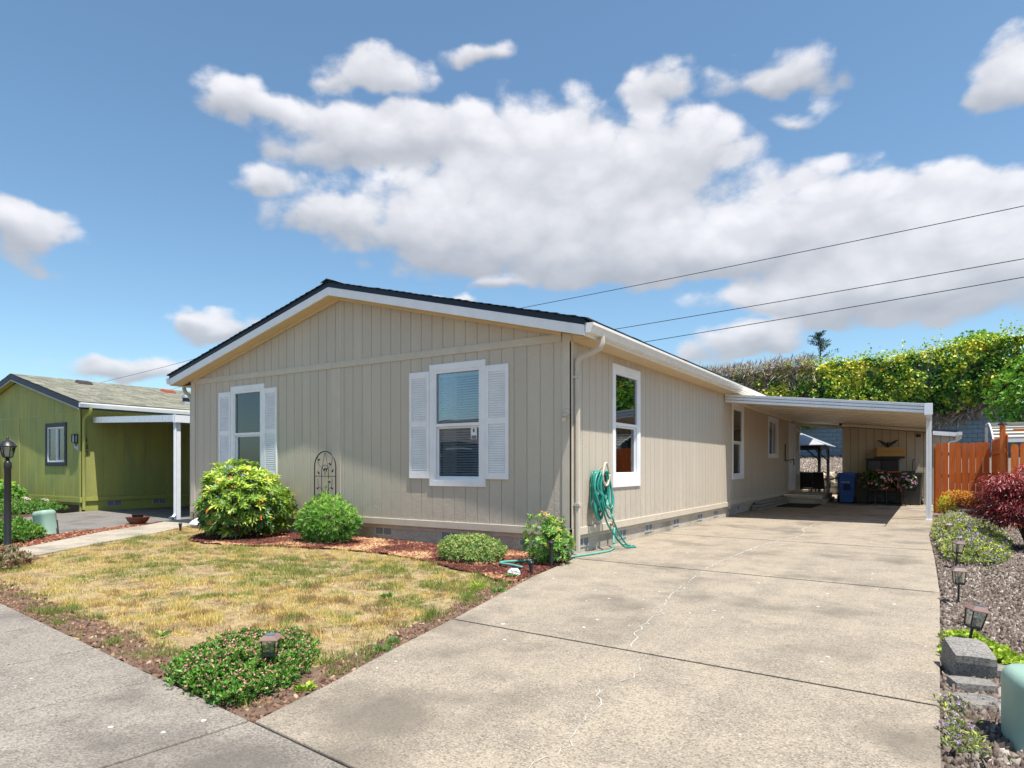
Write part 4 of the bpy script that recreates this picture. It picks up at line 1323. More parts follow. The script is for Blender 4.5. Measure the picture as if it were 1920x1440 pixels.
def cblock(label, c, size, rz, rx=0.0, ry=0.0):
    rot = Matrix.Rotation(R(rz), 3, 'Z') @ Matrix.Rotation(R(rx), 3, 'X') @ Matrix.Rotation(R(ry), 3, 'Y')
    m_ = MB(); rg = random.Random(str(label))
    nX, nY, nZ = 5, 5, 4
    hx, hy, hz = size[0] / 2, size[1] / 2, size[2] / 2
    # subdivided box with chipped, uneven faces
    def face(fa, na, nb):
        vs = []; fs = []
        for i in range(na + 1):
            for j in range(nb + 1):
                p = Vector(fa(i / na * 2 - 1, j / nb * 2 - 1))
                h = math.sin(p.x * 91.7 + p.y * 47.3 + p.z * 63.1 + size[0] * 99) * .5
                edge_ = sum(abs(abs(q) - 1) < 1e-6 for q in p)
                k = 1 - (.03 + .05 * abs(h)) * (edge_ - 1)
                vs.append(Vector(c) + rot @ Vector((p.x * hx * k + h * .004, p.y * hy * k + h * .004, p.z * hz * k + h * .003)))
        for i in range(na):
            for j in range(nb):
                a = i * (nb + 1) + j; fs.append((a, a + nb + 1, a + nb + 2, a + 1))
        m_.add(vs, fs)
    for s_ in (-1, 1):
        face(lambda a, b: (a, b, s_), nX, nY); face(lambda a, b: (a, s_, b), nX, nZ); face(lambda a, b: (s_, a, b), nY, nZ)
    o = m_.build('concrete_block', STONE)
    return tag(o, label, 'block', 'loose concrete edging blocks')
cblock('big upright grey concrete block with white lichen spots beside the drive', (4.465, -3.30, .055), (.23, .27, .19), 14, 12, 2)
cblock('thin grey concrete block wedged under the big upright block', (4.47, -3.60, -.03), (.22, .15, .10), 18)
cblock('flat long concrete block nearest the drive edge, in front of the others', (4.49, -3.86, -.045), (.22, .20, .08), 30)
cblock('sunken concrete block just ahead of the green utility box, right of the upright block', (4.68, -3.30, -.03), (.22, .17, .14), -8)
cblock('half buried concrete block at the very front by the drive', (4.50, -4.24, -.06), (.24, .20, .07), 24)

def pedestal(label, loc, r, h, rz=0, tilt=0):
    t = thing('utility_pedestal', label, 'utility box', loc)
    m_ = MB(); seg = 24; prof = []
    def sq(q, k=4):
        c, s_ = math.cos(q), math.sin(q)
        d = (abs(c) ** k + abs(s_) ** k) ** (-1 / k); return c * d, s_ * d
    rings = [(1.04, 0), (1.0, .02), (1.0, h * .80), (1.015, h * .815), (1.0, h * .90), (.93, h * .96), (.78, h), (.4, h * 1.01), (0.001, h * 1.012)]
    vs = []
    for rr_, z in rings:
        for j in range(seg):
            c, s_ = sq(2 * math.pi * j / seg)
            vs.append(Vector((c * r * rr_, s_ * r * rr_, z)))
    rot = Matrix.Rotation(R(rz), 3, 'Z') @ Matrix.Rotation(R(tilt), 3, 'Y')
    vs = [rot @ v + Vector(loc) for v in vs]
    fs = [(i * seg + j, i * seg + (j + 1) % seg, (i + 1) * seg + (j + 1) % seg, (i + 1) * seg + j) for i in range(len(rings) - 1) for j in range(seg)]
    m_.add(vs, fs)
    m_.build('housing', PEDG, t, smooth='auto')
    lk = MB(); p = rot @ Vector((-.2 * r, -r * 1.0, h * .28)) + Vector(loc)
    lk.lathe([(.0, 0), (.022, 0), (.022, .012), (.012, .018), (0, .018)], p, 10, Matrix.Rotation(R(90), 3, 'X'))
    lk.build('lock', STEEL, t)
    return t
pedestal('pale green utility box at the right edge by the concrete blocks', (4.72, -4.36, -.09), .155, .40, 12)

# ------------------------------------------------------------------ under the carport
st = thing('door_steps', 'grey concrete steps below the white carport door', 'steps', (.5, 17, 0))
MB().box(-.075, 1.22, 15.75, 18.7, .001, .15).build('tread', SKIRT, st, bevel=.02)
MB().box(-.075, 1.14, 15.9, 18.7, .151, .30).build('tread', SKIRT, st, bevel=.02)
mt = MB().box(.16, 1.2, 13.35, 15.45, .004, .018); o = mt.build('doormat', M('black_mat', (.012, .013, .018), .95, .3, 60, .8, 150), bevel=.004); tag(o, 'flat black doormat on the carport floor before the steps', 'doormat')
te = thing('timber_edging', 'stack of low grey timbers along the wall under the carport', 'timber', (.05, 13.5, 0))
for (x0_, x1_, ya, yb, z0_, z1_) in ((-.07, .16, 11.1, 15.6, .003, .075), (-.07, .12, 11.25, 15.65, .085, .155), (-.07, .06, 11.6, 15.7, .165, .225)):
    MB().box(x0_, x1_, ya, yb, z0_, z1_).build('plank', WOODG, te, bevel=.006)
wh = thing('wall_bracket', 'thin black iron bracket with a hooked foot on the wall left of the door', 'bracket', (-.05, 16.4, 1.4))
MB().box(-.096, -.07, 16.30, 16.38, 1.45, 2.05).build('bar', BLACK, wh)
MB().beam((-.06, 16.34, 1.46), (.16, 16.5, 1.52), .03, .03).beam((.16, 16.5, 1.52), (.22, 16.2, 1.32), .03, .03).build('hook', BLACK, wh)
wlp = thing('wall_lamp', 'white twin globe wall lamp beside the carport door', 'wall lamp', (-.02, 18.5, 2.6))
MB().box(-.099, -.06, 18.42, 18.56, 2.5, 2.72).build('plate', WHITE, wlp)
for z in (2.55, 2.70):
    MB().lathe([(0, -.07), (.045, -.055), (.07, 0), (.045, .055), (0, .07)], (.02, 18.49, z), 14).build('globe', M('opal_globe', (.75, .74, .70), .3, .03, 5), wlp, smooth=True)

# --- storage shed closing the carport
shed = thing('storage_shed', 'tan storage shed with vertical siding at the back of the carport', 'shed', (3.2, 18.8, 0))
fs_ = FR(17.45)
shz = lambda u: 2.93 - .107 * u - .1
sw2 = backing(fs_, 1.62, 4.86, -.05, shz, []).build('wall', DARK, shed)  # dark sheet behind the board gaps paints the shade of the grooves
SIDS = siding_mat('lightened_shed_siding', (.60, .52, .39))  # same tan as the house, lightened in colour to brighten the shaded wall
siding(sw2, fs_, 1.62, 4.86, .24, .02, shz, [], SIDS, groove=.006, gap=True)
MB().box(1.60, 1.66, 17.5, 20.6, -.05, 2.6).box(4.82, 4.88, 17.5, 20.6, -.05, 2.35).box(1.66, 4.82, 20.55, 20.6, -.05, 2.35).build('wall', SID, shed)
pbox(MB(), fs_, 1.6, 1.72, -.03, .018, .0, 2.62).build('corner_board', TRIM, shed, bevel=.003)
MB().prism([(1.5, 2.71), (5.0, 2.36), (5.0, 2.43), (1.5, 2.78)], lambda u, z, d: (u, d, z), 17.40, 20.8).build('roof', ROOFEDGE, shed)
MB().prism([(4.28, 2.30), (5.02, 2.225), (5.02, 2.355), (4.28, 2.43)], lambda u, z, d: (u, d, z), 17.33, 17.398).build('fascia', WHITE, shed)
MB().box(4.95, 5.08, 17.3, 20.8, 2.27, 2.38).build('gutter', GUTW, shed)
spout(shed, [(5.02, 17.4, 2.27), (5.02, 17.4, 2.18), (4.93, 17.42, 2.1), (4.75, 17.40, 2.04), (4.70, 17.38, 1.95), (4.70, 17.38, .12), (4.72, 17.25, .06), (4.75, 17.0, .05)], GUTW)
MB().lathe([(0, 0), (.07, 0), (.075, -.03), (.06, -.09), (0, -.10)], (3.88, 17.36, 2.33), 14).build('dome_camera', BLACK, shed, smooth='auto')

def wheelie(label, loc, w, d, h, mat, rz=0):
    t = thing('wheeled_bin', label, 'bin', loc)
    ro = Matrix.Rotation(R(rz), 3, 'Z')
    def P(x, y, z): return ro @ Vector((x, y, z)) + Vector(loc)
    b = MB()
    k = .8
    b.add([P(-w / 2 * k, -d / 2 * k, .03), P(w / 2 * k, -d / 2 * k, .03), P(w / 2 * k, d / 2, .03), P(-w / 2 * k, d / 2, .03), P(-w / 2, -d / 2, h * .9), P(w / 2, -d / 2, h * .9), P(w / 2, d / 2, h * .9), P(-w / 2, d / 2, h * .9)], [(0, 3, 2, 1), (0, 1, 5, 4), (1, 2, 6, 5), (2, 3, 7, 6), (3, 0, 4, 7), (4, 5, 6, 7)])
    b.build('body', mat, t, bevel=.02)
    r_ = MB(); r_.add([P(sx * w / 2 * 1.05, sy * d / 2 * 1.05, z) for z in (h * .86, h * .91) for sx, sy in ((-1, -1), (1, -1), (1, 1), (-1, 1))], [(0, 3, 2, 1), (4, 5, 6, 7), (0, 1, 5, 4), (1, 2, 6, 5), (2, 3, 7, 6), (3, 0, 4, 7)])
    r_.build('rim', mat, t, bevel=.01)
    l = MB(); l.add([P(sx * w / 2 * s_, sy * d / 2 * s_, z) for z, s_ in ((h * .915, 1.06), (h * .955, 1.05), (h * .995, .75)) for sx, sy in ((-1, -1), (1, -1), (1, 1), (-1, 1))], [(0, 3, 2, 1), (8, 9, 10, 11)] + [(i * 4 + j, i * 4 + (j + 1) % 4, i * 4 + 4 + (j + 1) % 4, i * 4 + 4 + j) for i in (0, 1) for j in range(4)])
    l.build('lid', mat, t, bevel=.01)
    MB().tube([P(-w * .35, d / 2 + .06, h * .9), P(w * .35, d / 2 + .06, h * .9)], .016, 8).build('handle', mat, t)
    g = MB(); g.add([P(x, -d / 2 * (k + (1 - k) * z / (h * .9)) - .006, z) for x, z in ((-w * .22, h * .42), (w * .22, h * .42), (w * .22, h * .62), (-w * .22, h * .62))], [(0, 1, 2, 3)])
    g.build('painted_recess', M('recess_shade_' + mat.name, tuple(.35 * c for c in ((.018, .075, .30) if 'blue' in mat.name else (.06, .058, .052))), .6), t)  # flat quad in darkened bin colour, standing in for a recess's shade
    for sx in (-1, 1):
        wv = MB().lathe([(0, -.025), (.05, -.025), (.13, -.03), (.14, 0), (.13, .03), (.05, .025), (0, .025)], P(sx * w * .42, d / 2 - .02, .14), 18, ro @ Matrix.Rotation(R(90), 3, 'Y')).build('wheel', RUB, t, smooth='auto')
        MB().lathe([(0, -.036), (.05, -.036), (.055, 0), (.05, .036), (0, .036)], P(sx * w * .42, d / 2 - .02, .14), 14, ro @ Matrix.Rotation(R(90), 3, 'Y')).build('hub', STEEL, wv)
    return t
bb = wheelie('blue wheeled recycling bin standing against the tan shed', (1.76, 17.0, 0), .50, .55, 1.06, BLUEP, 12)
lm = MB()
for i, wd in enumerate((.03, .05, .03, .045, .05)):
    x_ = 1.63 + i * .055; lm.add([(x_, 16.705 + (x_ - 1.76) * .2, .70), (x_ + wd * .8, 16.705 + (x_ + wd * .8 - 1.76) * .2, .70), (x_ + wd * .8, 16.69 + (x_ + wd * .8 - 1.76) * .2, .745), (x_, 16.69 + (x_ - 1.76) * .2, .745)], [(0, 1, 2, 3)])
lm.build('pale_mark', M('pale_print', (.55, .6, .7), .6), bb)
wheelie('dark grey wheeled bin lying behind the blue bin and the cabinet', (2.22, 17.05, 0), .40, .5, 1.04, GREYP, 80)
wheelie('dark bin with a lid beside the right flower basket', (3.72, 16.95, 0), .58, .6, 1.12, GREYP, -4)

cab = thing('black_hutch', 'black wooden hutch with drawers standing against the shed wall', 'cabinet', (2.85, 17.0, 0))
x0_, x1_, ya, yb = 2.40, 3.32, 16.85, 17.40
c_ = MB(); c_.box(x0_, x0_ + .03, ya, yb, .03, 1.5).box(x1_ - .03, x1_, ya, yb, .03, 1.5).box(x0_ + .03, x1_ - .03, yb - .02, yb, .03, 1.5)
c_.build('carcass', BLKW, cab)
for z in (.05, .42, .80, 1.12, 1.46): MB().box(x0_ + .031, x1_ - .031, ya + .01, yb - .021, z, z + .03).build('shelf', BLKW, cab)
MB().box(x0_ - .03, x1_ + .03, ya - .03, yb + .01, 1.502, 1.535).build('top', BLKW, cab, bevel=.005)
MB().box(x0_ + .04, x0_ + .42, ya - .012, ya + .008, 1.16, 1.45).build('drawer_front', M('drawer_dark', (.05, .05, .055), .4, .15, 8), cab, bevel=.004)
MB().box(x0_ + .44, x1_ - .04, ya - .012, ya + .008, .83, 1.45).build('panel_door', BLKW, cab, bevel=.004)
MB().box(x0_ + .04, x1_ - .04, ya - .012, ya + .008, .09, .40).build('drawer_front', BLKW, cab, bevel=.004)
MB().box(x0_ + .04, x1_ - .08, ya + .02, ya + .30, .452, .55).build('stored_box', M('reddish_wood', (.14, .045, .02), .5, .15, 6), cab)
bx_ = thing('cardboard_box', 'long tan cardboard box lying on top of the black hutch', 'box', (3.1, 17.1, 1.54))
MB().box(2.70, 3.52, 16.92, 17.30, 1.60, 1.90).build('carton', CARD, bx_, bevel=.006)
MB().box(2.62, 3.50, 16.94, 17.33, 1.537, 1.595).build('tray', BLKW, bx_)
MB().box(2.72, 3.50, 16.915, 16.92, 1.745, 1.752).build('flap_seam', BLKW, bx_)
MB().beam((2.66, 17.1, 1.88), (2.36, 17.2, 1.60), .04, .03).build('loose_flap', CARD, bx_)
eg = thing('eagle_ornament', 'black eagle wall ornament with spread wings above the cardboard box', 'ornament', (3.0, 17.42, 2.0))
wing = [(0, .0), (.05, .05), (.12, .10), (.22, .15), (.31, .165), (.33, .16), (.27, .12), (.24, .105), (.26, .10), (.20, .065), (.22, .055), (.15, .02), (.16, .01), (.09, -.035), (.06, -.05)]
for s_ in (-1, 1):
    MB().prism([(3.0 + s_ * a, 2.0 + b) for a, b in wing], lambda u, z, d: (u, 17.43 - d, z), 0, .02).build('wing', BLACK, eg)
MB().lathe([(0, -.1), (.045, -.08), (.05, -.03), (.035, .03), (.03, .06), (.02, .09), (0, .095)], (3.0, 17.40, 2.0), 10, None, 1, .6).build('body', BLACK, eg, smooth=True)
ht = thing('hand_truck', 'orange tubular hand truck handle behind the flower baskets', 'hand truck', (3.25, 16.7, 0))
ORG = M('orange_paint', (.75, .13, .015), .4, .08, 9)
MB().tube([(2.98, 16.62, .45), (3.02, 16.66, 1.02), (3.05, 16.67, 1.08), (3.38, 16.67, 1.08), (3.42, 16.66, 1.04), (3.40, 16.62, .45)], .022, 8).build('handle', ORG, ht, smooth=True)
MB().beam((3.0, 16.63, .75), (3.4, 16.63, .75), .02, .03).beam((3.2, 16.63, .75), (3.05, 16.66, 1.05), .02, .02).build('brace', ORG, ht)
MB().box(2.97, 3.43, 16.3, 16.64, .02, .04).beam((2.99, 16.63, .04), (2.98, 16.62, .46), .03, .03).beam((3.41, 16.63, .04), (3.40, 16.62, .46), .03, .03).build('toe_plate', BLACK, ht)
hk = thing('garden_hook', 'small black crook hook standing behind the right flower basket', 'hook', (3.75, 17.2, 0))
MB().tube([(3.72, 17.41, 1.1), (3.72, 17.41, 1.42)] + smooth_path([(3.72, 17.41, 1.45), (3.74, 17.40, 1.5), (3.77, 17.40, 1.49)], 3), .012, 6).build('rod', BLACK, hk)

# --- gazebo on the patio behind
gz = thing('gazebo', 'dark metal gazebo with a pale hipped roof on the back patio', 'gazebo', (-1.3, 22.6, 0))
GB = M('gazebo_metal', (.02, .02, .028), .45, .2, 8)
GR_ = M('gazebo_roof_sheet', (.50, .52, .55), .35, .08, 6, metal=.2)
gx0, gx1, gy0, gy1 = -3.0, .36, 21.2, 23.9
for (px_, py_) in ((gx0, gy0), (gx1, gy0), (gx0, gy1), (gx1, gy1)):
    MB().box(px_ - .055, px_ + .055, py_ - .055, py_ + .055, -.02, 2.02).build('post', GB, gz)
    for (dx, dy) in ((1 if px_ < -1 else -1, 0), (0, 1 if py_ < 22 else -1)):
        MB().beam((px_ + dx * .04, py_ + dy * .04, 1.55), (px_ + dx * .5, py_ + dy * .5, 2.0), .05, .05).build('brace', GB, gz)
for a, b in (((gx0, gy0), (gx1, gy0)), ((gx1, gy0), (gx1, gy1)), ((gx1, gy1), (gx0, gy1)), ((gx0, gy1), (gx0, gy0))):
    MB().beam((*a, 2.08), (*b, 2.08), .08, .14).build('beam', GB, gz)
ap = ((gx0 + gx1) / 2, (gy0 + gy1) / 2, 3.05); o_ = .28
cs = [(gx0 - o_, gy0 - o_, 2.13), (gx1 + o_, gy0 - o_, 2.13), (gx1 + o_, gy1 + o_, 2.13), (gx0 - o_, gy1 + o_, 2.13)]
for i in range(4):
    a, b = cs[i], cs[(i + 1) % 4]
    MB().add([a, b, ap, (a[0], a[1], a[2] + .03), (b[0], b[1], b[2] + .03), (ap[0], ap[1], ap[2] + .03)], [(0, 2, 1), (3, 4, 5), (0, 1, 4, 3), (1, 2, 5, 4), (2, 0, 3, 5)]).build('roof_sheet', GR_, gz)
    MB().beam(a, (ap[0], ap[1], ap[2] - .02), .05, .05).build('hip_rafter', GB, gz)
    MB().add([(a[0] * .97 + ap[0] * .03, a[1] * .97 + ap[1] * .03, a[2] - .0), (b[0] * .97 + ap[0] * .03, b[1] * .97 + ap[1] * .03, b[2] - .0), (ap[0], ap[1], ap[2] - .05)], [(0, 1, 2)]).build('canopy_liner', M('blue_canvas', (.03, .10, .38), .7, .1, 5), gz)
MB().lathe([(.3, 0), (.28, .05), (0, .22)], (ap[0], ap[1], ap[2] + .05), 4).build('vent_cap', GR_, gz)

def chair(label, loc, rz):
    t = thing('patio_chair', label, 'chair', loc, 'dark chairs under the gazebo')
    ro = Matrix.Rotation(R(rz), 3, 'Z'); L_ = Vector(loc)
    def B(m_, c, s, tilt=0): return m_.obox(ro @ Vector(c) + L_, s, ro @ Matrix.Rotation(R(tilt), 3, 'X'))
    B(MB(), (0, 0, .42), (.56, .55, .07)).build('seat', BLKW, t, bevel=.02)
    B(MB(), (0, .30, .74), (.56, .05, .66), -12).build('backrest', BLKW, t, bevel=.015)
    for sx in (-1, 1):
        for sy in (-1, 1): B(MB(), (sx * .26, sy * .24, .20), (.04, .04, .40)).build('leg', BLACK, t)
        B(MB(), (sx * .29, 0, .63), (.05, .55, .03)).build('armrest', BLKW, t, bevel=.008)
        B(MB(), (sx * .29, -.24, .52), (.035, .035, .2)).build('arm_post', BLACK, t)
    return t
chair('dark patio chair nearest the house corner, seen through the carport', (-.05, 19.95, -.02), 200)
chair('dark patio chair right of the other one, beside the gazebo post', (.50, 20.35, -.02), 165)

# ================================================================== plants
def unit_dirs(n, rng, zmin=-.35):
    z = rng.uniform(zmin, 1, n); a = rng.random(n) * 2 * np.pi
    r = np.sqrt(np.maximum(0, 1 - z * z))
    return np.stack([r * np.cos(a), r * np.sin(a), z], -1)

def lump(D, seed, k=5, amp=.18):
    r = np.random.default_rng(seed)
    c = unit_dirs(k * 3, r, -.5)
    s = (np.clip(D @ c.T - .55, 0, 1) * r.uniform(-.5, 1, k * 3)[None]).sum(1)
    return 1 + amp * 2.2 * s

def whorl_bush(parent, c, rad, nwh, nl, L, Wd, mat, seed, amp=.16, spread=(.75, 1.25), shell=(.80, 1.03), zmin=-.3, colour=None, zcut=0.0, fold=.2, droop=.1, name='foliage'):
    rng = np.random.default_rng(seed)
    D = unit_dirs(nwh, rng, zmin)
    rr_ = rng.uniform(*shell, nwh) * lump(D, seed, 6, amp)
    inner = rng.random(nwh) < .22
    rr_ = np.where(inner, rr_ * rng.uniform(.5, .85, nwh), rr_)
    C = np.array(c)
    P = C + D * rr_[:, None] * np.array(rad)
    P[:, 2] = np.maximum(P[:, 2], zcut + rng.uniform(0, .08, nwh))
    ax = norm(D / np.array(rad) * np.mean(rad) + np.array([0, 0, .55]) + rng.normal(size=(nwh, 3)) * .18)
    t1 = norm(np.cross(ax, rng.normal(size=(nwh, 3)))); t2 = np.cross(ax, t1)
    ang = (np.arange(nl)[None] / nl + rng.random((nwh, 1))) * 2 * np.pi + rng.normal(size=(nwh, nl)) * .2
    el = rng.uniform(spread[0], spread[1], (nwh, nl))
    LD = ax[:, None] * np.cos(el)[..., None] + (t1[:, None] * np.cos(ang)[..., None] + t2[:, None] * np.sin(ang)[..., None]) * np.sin(el)[..., None]
    PP = np.repeat(P, nl, 0) + np.repeat(ax, nl, 0) * rng.uniform(-.02, .02, (nwh * nl, 1)) * L * 6
    n = nwh * nl
    V, F, idx = leaf_mesh(PP, LD.reshape(-1, 3), L * rng.uniform(.7, 1.2, n), Wd * rng.uniform(.75, 1.2, n), fold, droop, rng, up=np.repeat(ax, nl, 0))
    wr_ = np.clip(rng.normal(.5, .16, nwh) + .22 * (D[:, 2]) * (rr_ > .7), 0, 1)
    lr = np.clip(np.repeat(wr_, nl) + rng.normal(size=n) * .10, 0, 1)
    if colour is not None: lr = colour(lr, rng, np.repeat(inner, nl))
    return np_mesh(name, V, F, mat, parent, rnd=lr[idx])

STEM = M('brown_twig_bark', (.10, .065, .045), .85, .25, 12, .5, 60)
def stems(parent, c, rad, n, seed, r=.012, mat=None, z0=-.03, reach=.8):
    rg = np.random.default_rng(seed)
    D = unit_dirs(n, rg, .1)
    m_ = MB()
    for d in D:
        e = np.array(c) + d * np.array(rad) * reach
        b = np.array([c[0] + d[0] * rad[0] * .12, c[1] + d[1] * rad[1] * .12, z0])
        m = (b + e) / 2 + np.array([d[0] * rad[0] * .12, d[1] * rad[1] * .12, -.05 * rad[2]])
        m_.tube(smooth_path([tuple(b), tuple(m), tuple(e)], 3), [r, r, r * .9, r * .8, r * .65, r * .5, r * .4], 5, False)
    return m_.build('stems', mat or STEM, parent, smooth=True)

RHO = leaf_mat('rhododendron_leaves', [(0, (.020, .045, .012)), (.3, (.045, .10, .018)), (.5, (.12, .20, .028)), (.75, (.26, .34, .045)), (.94, (.40, .45, .075)), (.96, (.40, .10, .018)), (1, (.34, .06, .012))], .36, .28, .45, 1.9)
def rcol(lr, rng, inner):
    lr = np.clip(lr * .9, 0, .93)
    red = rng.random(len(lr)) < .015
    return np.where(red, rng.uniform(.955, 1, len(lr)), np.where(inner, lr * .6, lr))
rh_ = thing('rhododendron', 'big round rhododendron with glossy yellow green leaves below the left window', 'shrub', (-6.05, -1.0, 0))
stems(rh_, (-6.05, -1.0, .35), (.95, .9, .9), 26, 3, .02)
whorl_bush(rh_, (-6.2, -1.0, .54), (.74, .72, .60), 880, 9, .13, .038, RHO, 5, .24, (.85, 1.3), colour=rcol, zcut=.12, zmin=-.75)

NAR = leaf_mat('narrow_green_leaves', [(0, (.015, .045, .012)), (.4, (.05, .14, .022)), (.7, (.13, .25, .04)), (1, (.26, .36, .07))], .45, .3, .4, 1.85)
s2 = thing('bushy_shrub', 'medium green bushy shrub with narrow leaves in front of the iron trellis', 'shrub', (-4.12, -.74, 0))
stems(s2, (-4.12, -.74, .25), (.5, .46, .6), 24, 7, .010)
whorl_bush(s2, (-4.17, -.72, .33), (.42, .39, .34), 1150, 7, .085, .014, NAR, 8, .30, (.35, 1.0), zcut=.04, zmin=-.8)
vn = whorl_bush(tr, (-4.95, -.11, .7), (.13, .03, .38), 26, 4, .045, .02, NAR, 81, .1, (.5, 1.2), shell=(.2, 1.0), zmin=-1, name='climbing_vine')

MND = leaf_mat('mound_leaves', [(0, (.03, .06, .02)), (.4, (.10, .17, .045)), (.75, (.22, .30, .09)), (.90, (.30, .33, .12)), (1, (.45, .26, .12))], .5, .25, .3, 1.7)
s3 = thing('low_mound_shrub', 'low rounded grey green mound shrub in the mulch below the right window', 'shrub', (-.92, -1.18, 0))
stems(s3, (-.92, -1.18, .08), (.42, .36, .25), 20, 9, .007)
whorl_bush(s3, (-.92, -1.18, .11), (.43, .37, .21), 1500, 7, .040, .010, MND, 10, .22, (.4, 1.1), zcut=.015, zmin=-.4)

LFY = leaf_mat('corner_shrub_leaves', [(0, (.02, .06, .015)), (.4, (.065, .165, .03)), (.75, (.16, .27, .05)), (.93, (.32, .36, .09)), (1, (.42, .22, .08))], .42, .3, .4, 1.75)
s4 = thing('leafy_corner_shrub', 'upright leafy green shrub at the house corner beside the downspout', 'shrub', (.12, -.80, 0))
stems(s4, (.12, -.80, .2), (.26, .26, .42), 22, 12, .007)
whorl_bush(s4, (.10, -.78, .25), (.22, .21, .24), 300, 8, .07, .018, LFY, 13, .40, (.7, 1.3), zcut=.03, zmin=-.8)
rg_ = np.random.default_rng(6)
for i in range(14):     # upright leafy shoots
    a = rg_.random() * 6.28; r_ = rg_.uniform(.02, .17); h_ = rg_.uniform(.46, .66)
    whorl_bush(s4, (.10 + r_ * math.cos(a), -.78 + r_ * math.sin(a), h_ - .12), (.03, .03, .14), 16, 5, .055, .015, LFY, 140 + i, 0, (.6, 1.2), shell=(.3, 1), zmin=-1, name='shoot')

# --- flowering ground cover at the sidewalk corner
def cover_patch(name, label, poly, n, nl, L, Wd, hmax, mat, seed, cat='ground cover', flowers=None, edge_h=.02, scale=5.0, colour=None):
    rng = np.random.default_rng(seed)
    x, y = scatter(poly, n * 3, rng); x, y = x[:n], y[:n]
    cl = poly + [poly[0]]
    d = edge_dist(x, y, cl)
    x = x + rng.normal(size=len(x)) * .025; y = y + rng.normal(size=len(x)) * .025
    h = edge_h + (hmax - edge_h) * np.clip(d / .28, 0, 1) ** .6 * np.clip(.1 + 1.75 * fbm(x + 33, y + 33, scale, seed, 3), .25, 2)
    m_ = len(x)
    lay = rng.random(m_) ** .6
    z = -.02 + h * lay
    P = np.stack([x, y, z], -1)
    t = thing(name, label, cat, (float(np.mean(x)), float(np.mean(y)), 0))
    ang = rng.random((m_, nl)) * 2 * np.pi; el = rng.uniform(.2, 1.25, (m_, nl))
    LD = np.stack([np.cos(ang) * np.sin(el), np.sin(ang) * np.sin(el), np.cos(el)], -1).reshape(-1, 3)
    k = m_ * nl
    V, F, idx = leaf_mesh(np.repeat(P, nl, 0), LD, L * rng.uniform(.7, 1.25, k), Wd * rng.uniform(.7, 1.2, k), .15, .1, rng)
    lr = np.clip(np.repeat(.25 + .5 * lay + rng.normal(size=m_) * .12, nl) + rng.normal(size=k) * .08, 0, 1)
    if colour is not None: lr = colour(lr, x, y, nl)
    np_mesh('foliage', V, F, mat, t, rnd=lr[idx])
    if flowers:
        fm_, fn, fs__ = flowers
        sel = rng.choice(m_, fn); P2 = np.stack([x[sel], y[sel], -.02 + h[sel] * rng.uniform(.8, 1.12, fn)], -1)
        ang = rng.random((fn, 4)) * 6.283; el = rng.uniform(.5, 1.3, (fn, 4))
        LD = np.stack([np.cos(ang) * np.sin(el), np.sin(ang) * np.sin(el), np.cos(el)], -1).reshape(-1, 3)
        V, F, idx = leaf_mesh(np.repeat(P2, 4, 0), LD, fs__ * rng.uniform(.7, 1.2, fn * 4), fs__ * .7, .1, 0, rng)
        np_mesh('flowers', V, F, fm_, t, rnd=np.repeat(rng.random(fn * 4), 5))
    return t
GCL = leaf_mat('ground_cover_leaves', [(0, (.012, .04, .01)), (.4, (.04, .12, .018)), (.7, (.085, .20, .028)), (1, (.16, .29, .05))], .42, .25)
GPK = leaf_mat('ground_cover_pink', [(0, (.16, .07, .06)), (.35, (.36, .17, .14)), (.75, (.56, .31, .25)), (1, (.38, .27, .12))], .6, .2)
GC = [(.48, -6.07), (.80, -6.13), (1.18, -6.15), (1.22, -5.90), (1.14, -5.66), (.95, -5.38), (.62, -5.10), (.34, -5.03), (.14, -5.22), (.06, -5.5), (.22, -5.82)]
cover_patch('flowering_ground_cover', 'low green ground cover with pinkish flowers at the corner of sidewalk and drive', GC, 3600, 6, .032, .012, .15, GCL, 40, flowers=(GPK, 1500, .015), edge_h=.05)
PGC = leaf_mat('sedum_leaves', [(0, (.04, .055, .035)), (.35, (.12, .15, .07)), (.6, (.20, .26, .07)), (.82, (.34, .38, .06)), (1, (.52, .50, .05))], .5, .2)
PUR = leaf_mat('lavender_flowers', [(0, (.11, .08, .14)), (.5, (.22, .17, .25)), (.85, (.36, .30, .38)), (1, (.50, .46, .40))], .6, .15)
PC = [(4.34, 9.2), (4.30, 6.2), (4.36, 3.9), (4.40, 2.35), (4.62, 1.9), (4.95, 2.0), (5.15, 3.0), (5.3, 4.6), (5.35, 6.2), (5.2, 8.0), (4.9, 9.6)]
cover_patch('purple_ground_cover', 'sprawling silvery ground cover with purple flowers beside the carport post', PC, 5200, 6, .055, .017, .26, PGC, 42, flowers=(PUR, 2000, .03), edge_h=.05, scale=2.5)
LIM = leaf_mat('lime_leaves', [(0, (.05, .09, .015)), (.5, (.19, .28, .03)), (1, (.38, .45, .06))], .4, .3)
cover_patch('lime_ground_cover', 'bright lime creeping plant behind the big concrete block', [(4.36, -3.05), (4.37, -2.45), (4.52, -2.35), (4.70, -2.75), (4.80, -3.12), (4.66, -3.22), (4.60, -3.05)], 620, 4, .032, .030, .09, LIM, 43, edge_h=.05)
cover_patch('edge_weeds', 'thin green weeds with purple tips between drive and front concrete block', [(4.33, -4.75), (4.34, -3.95), (4.38, -4.0), (4.40, -4.35), (4.5, -4.75)], 130, 5, .035, .007, .06, PGC, 44, cat='weed', flowers=(PUR, 60, .02), edge_h=.05)
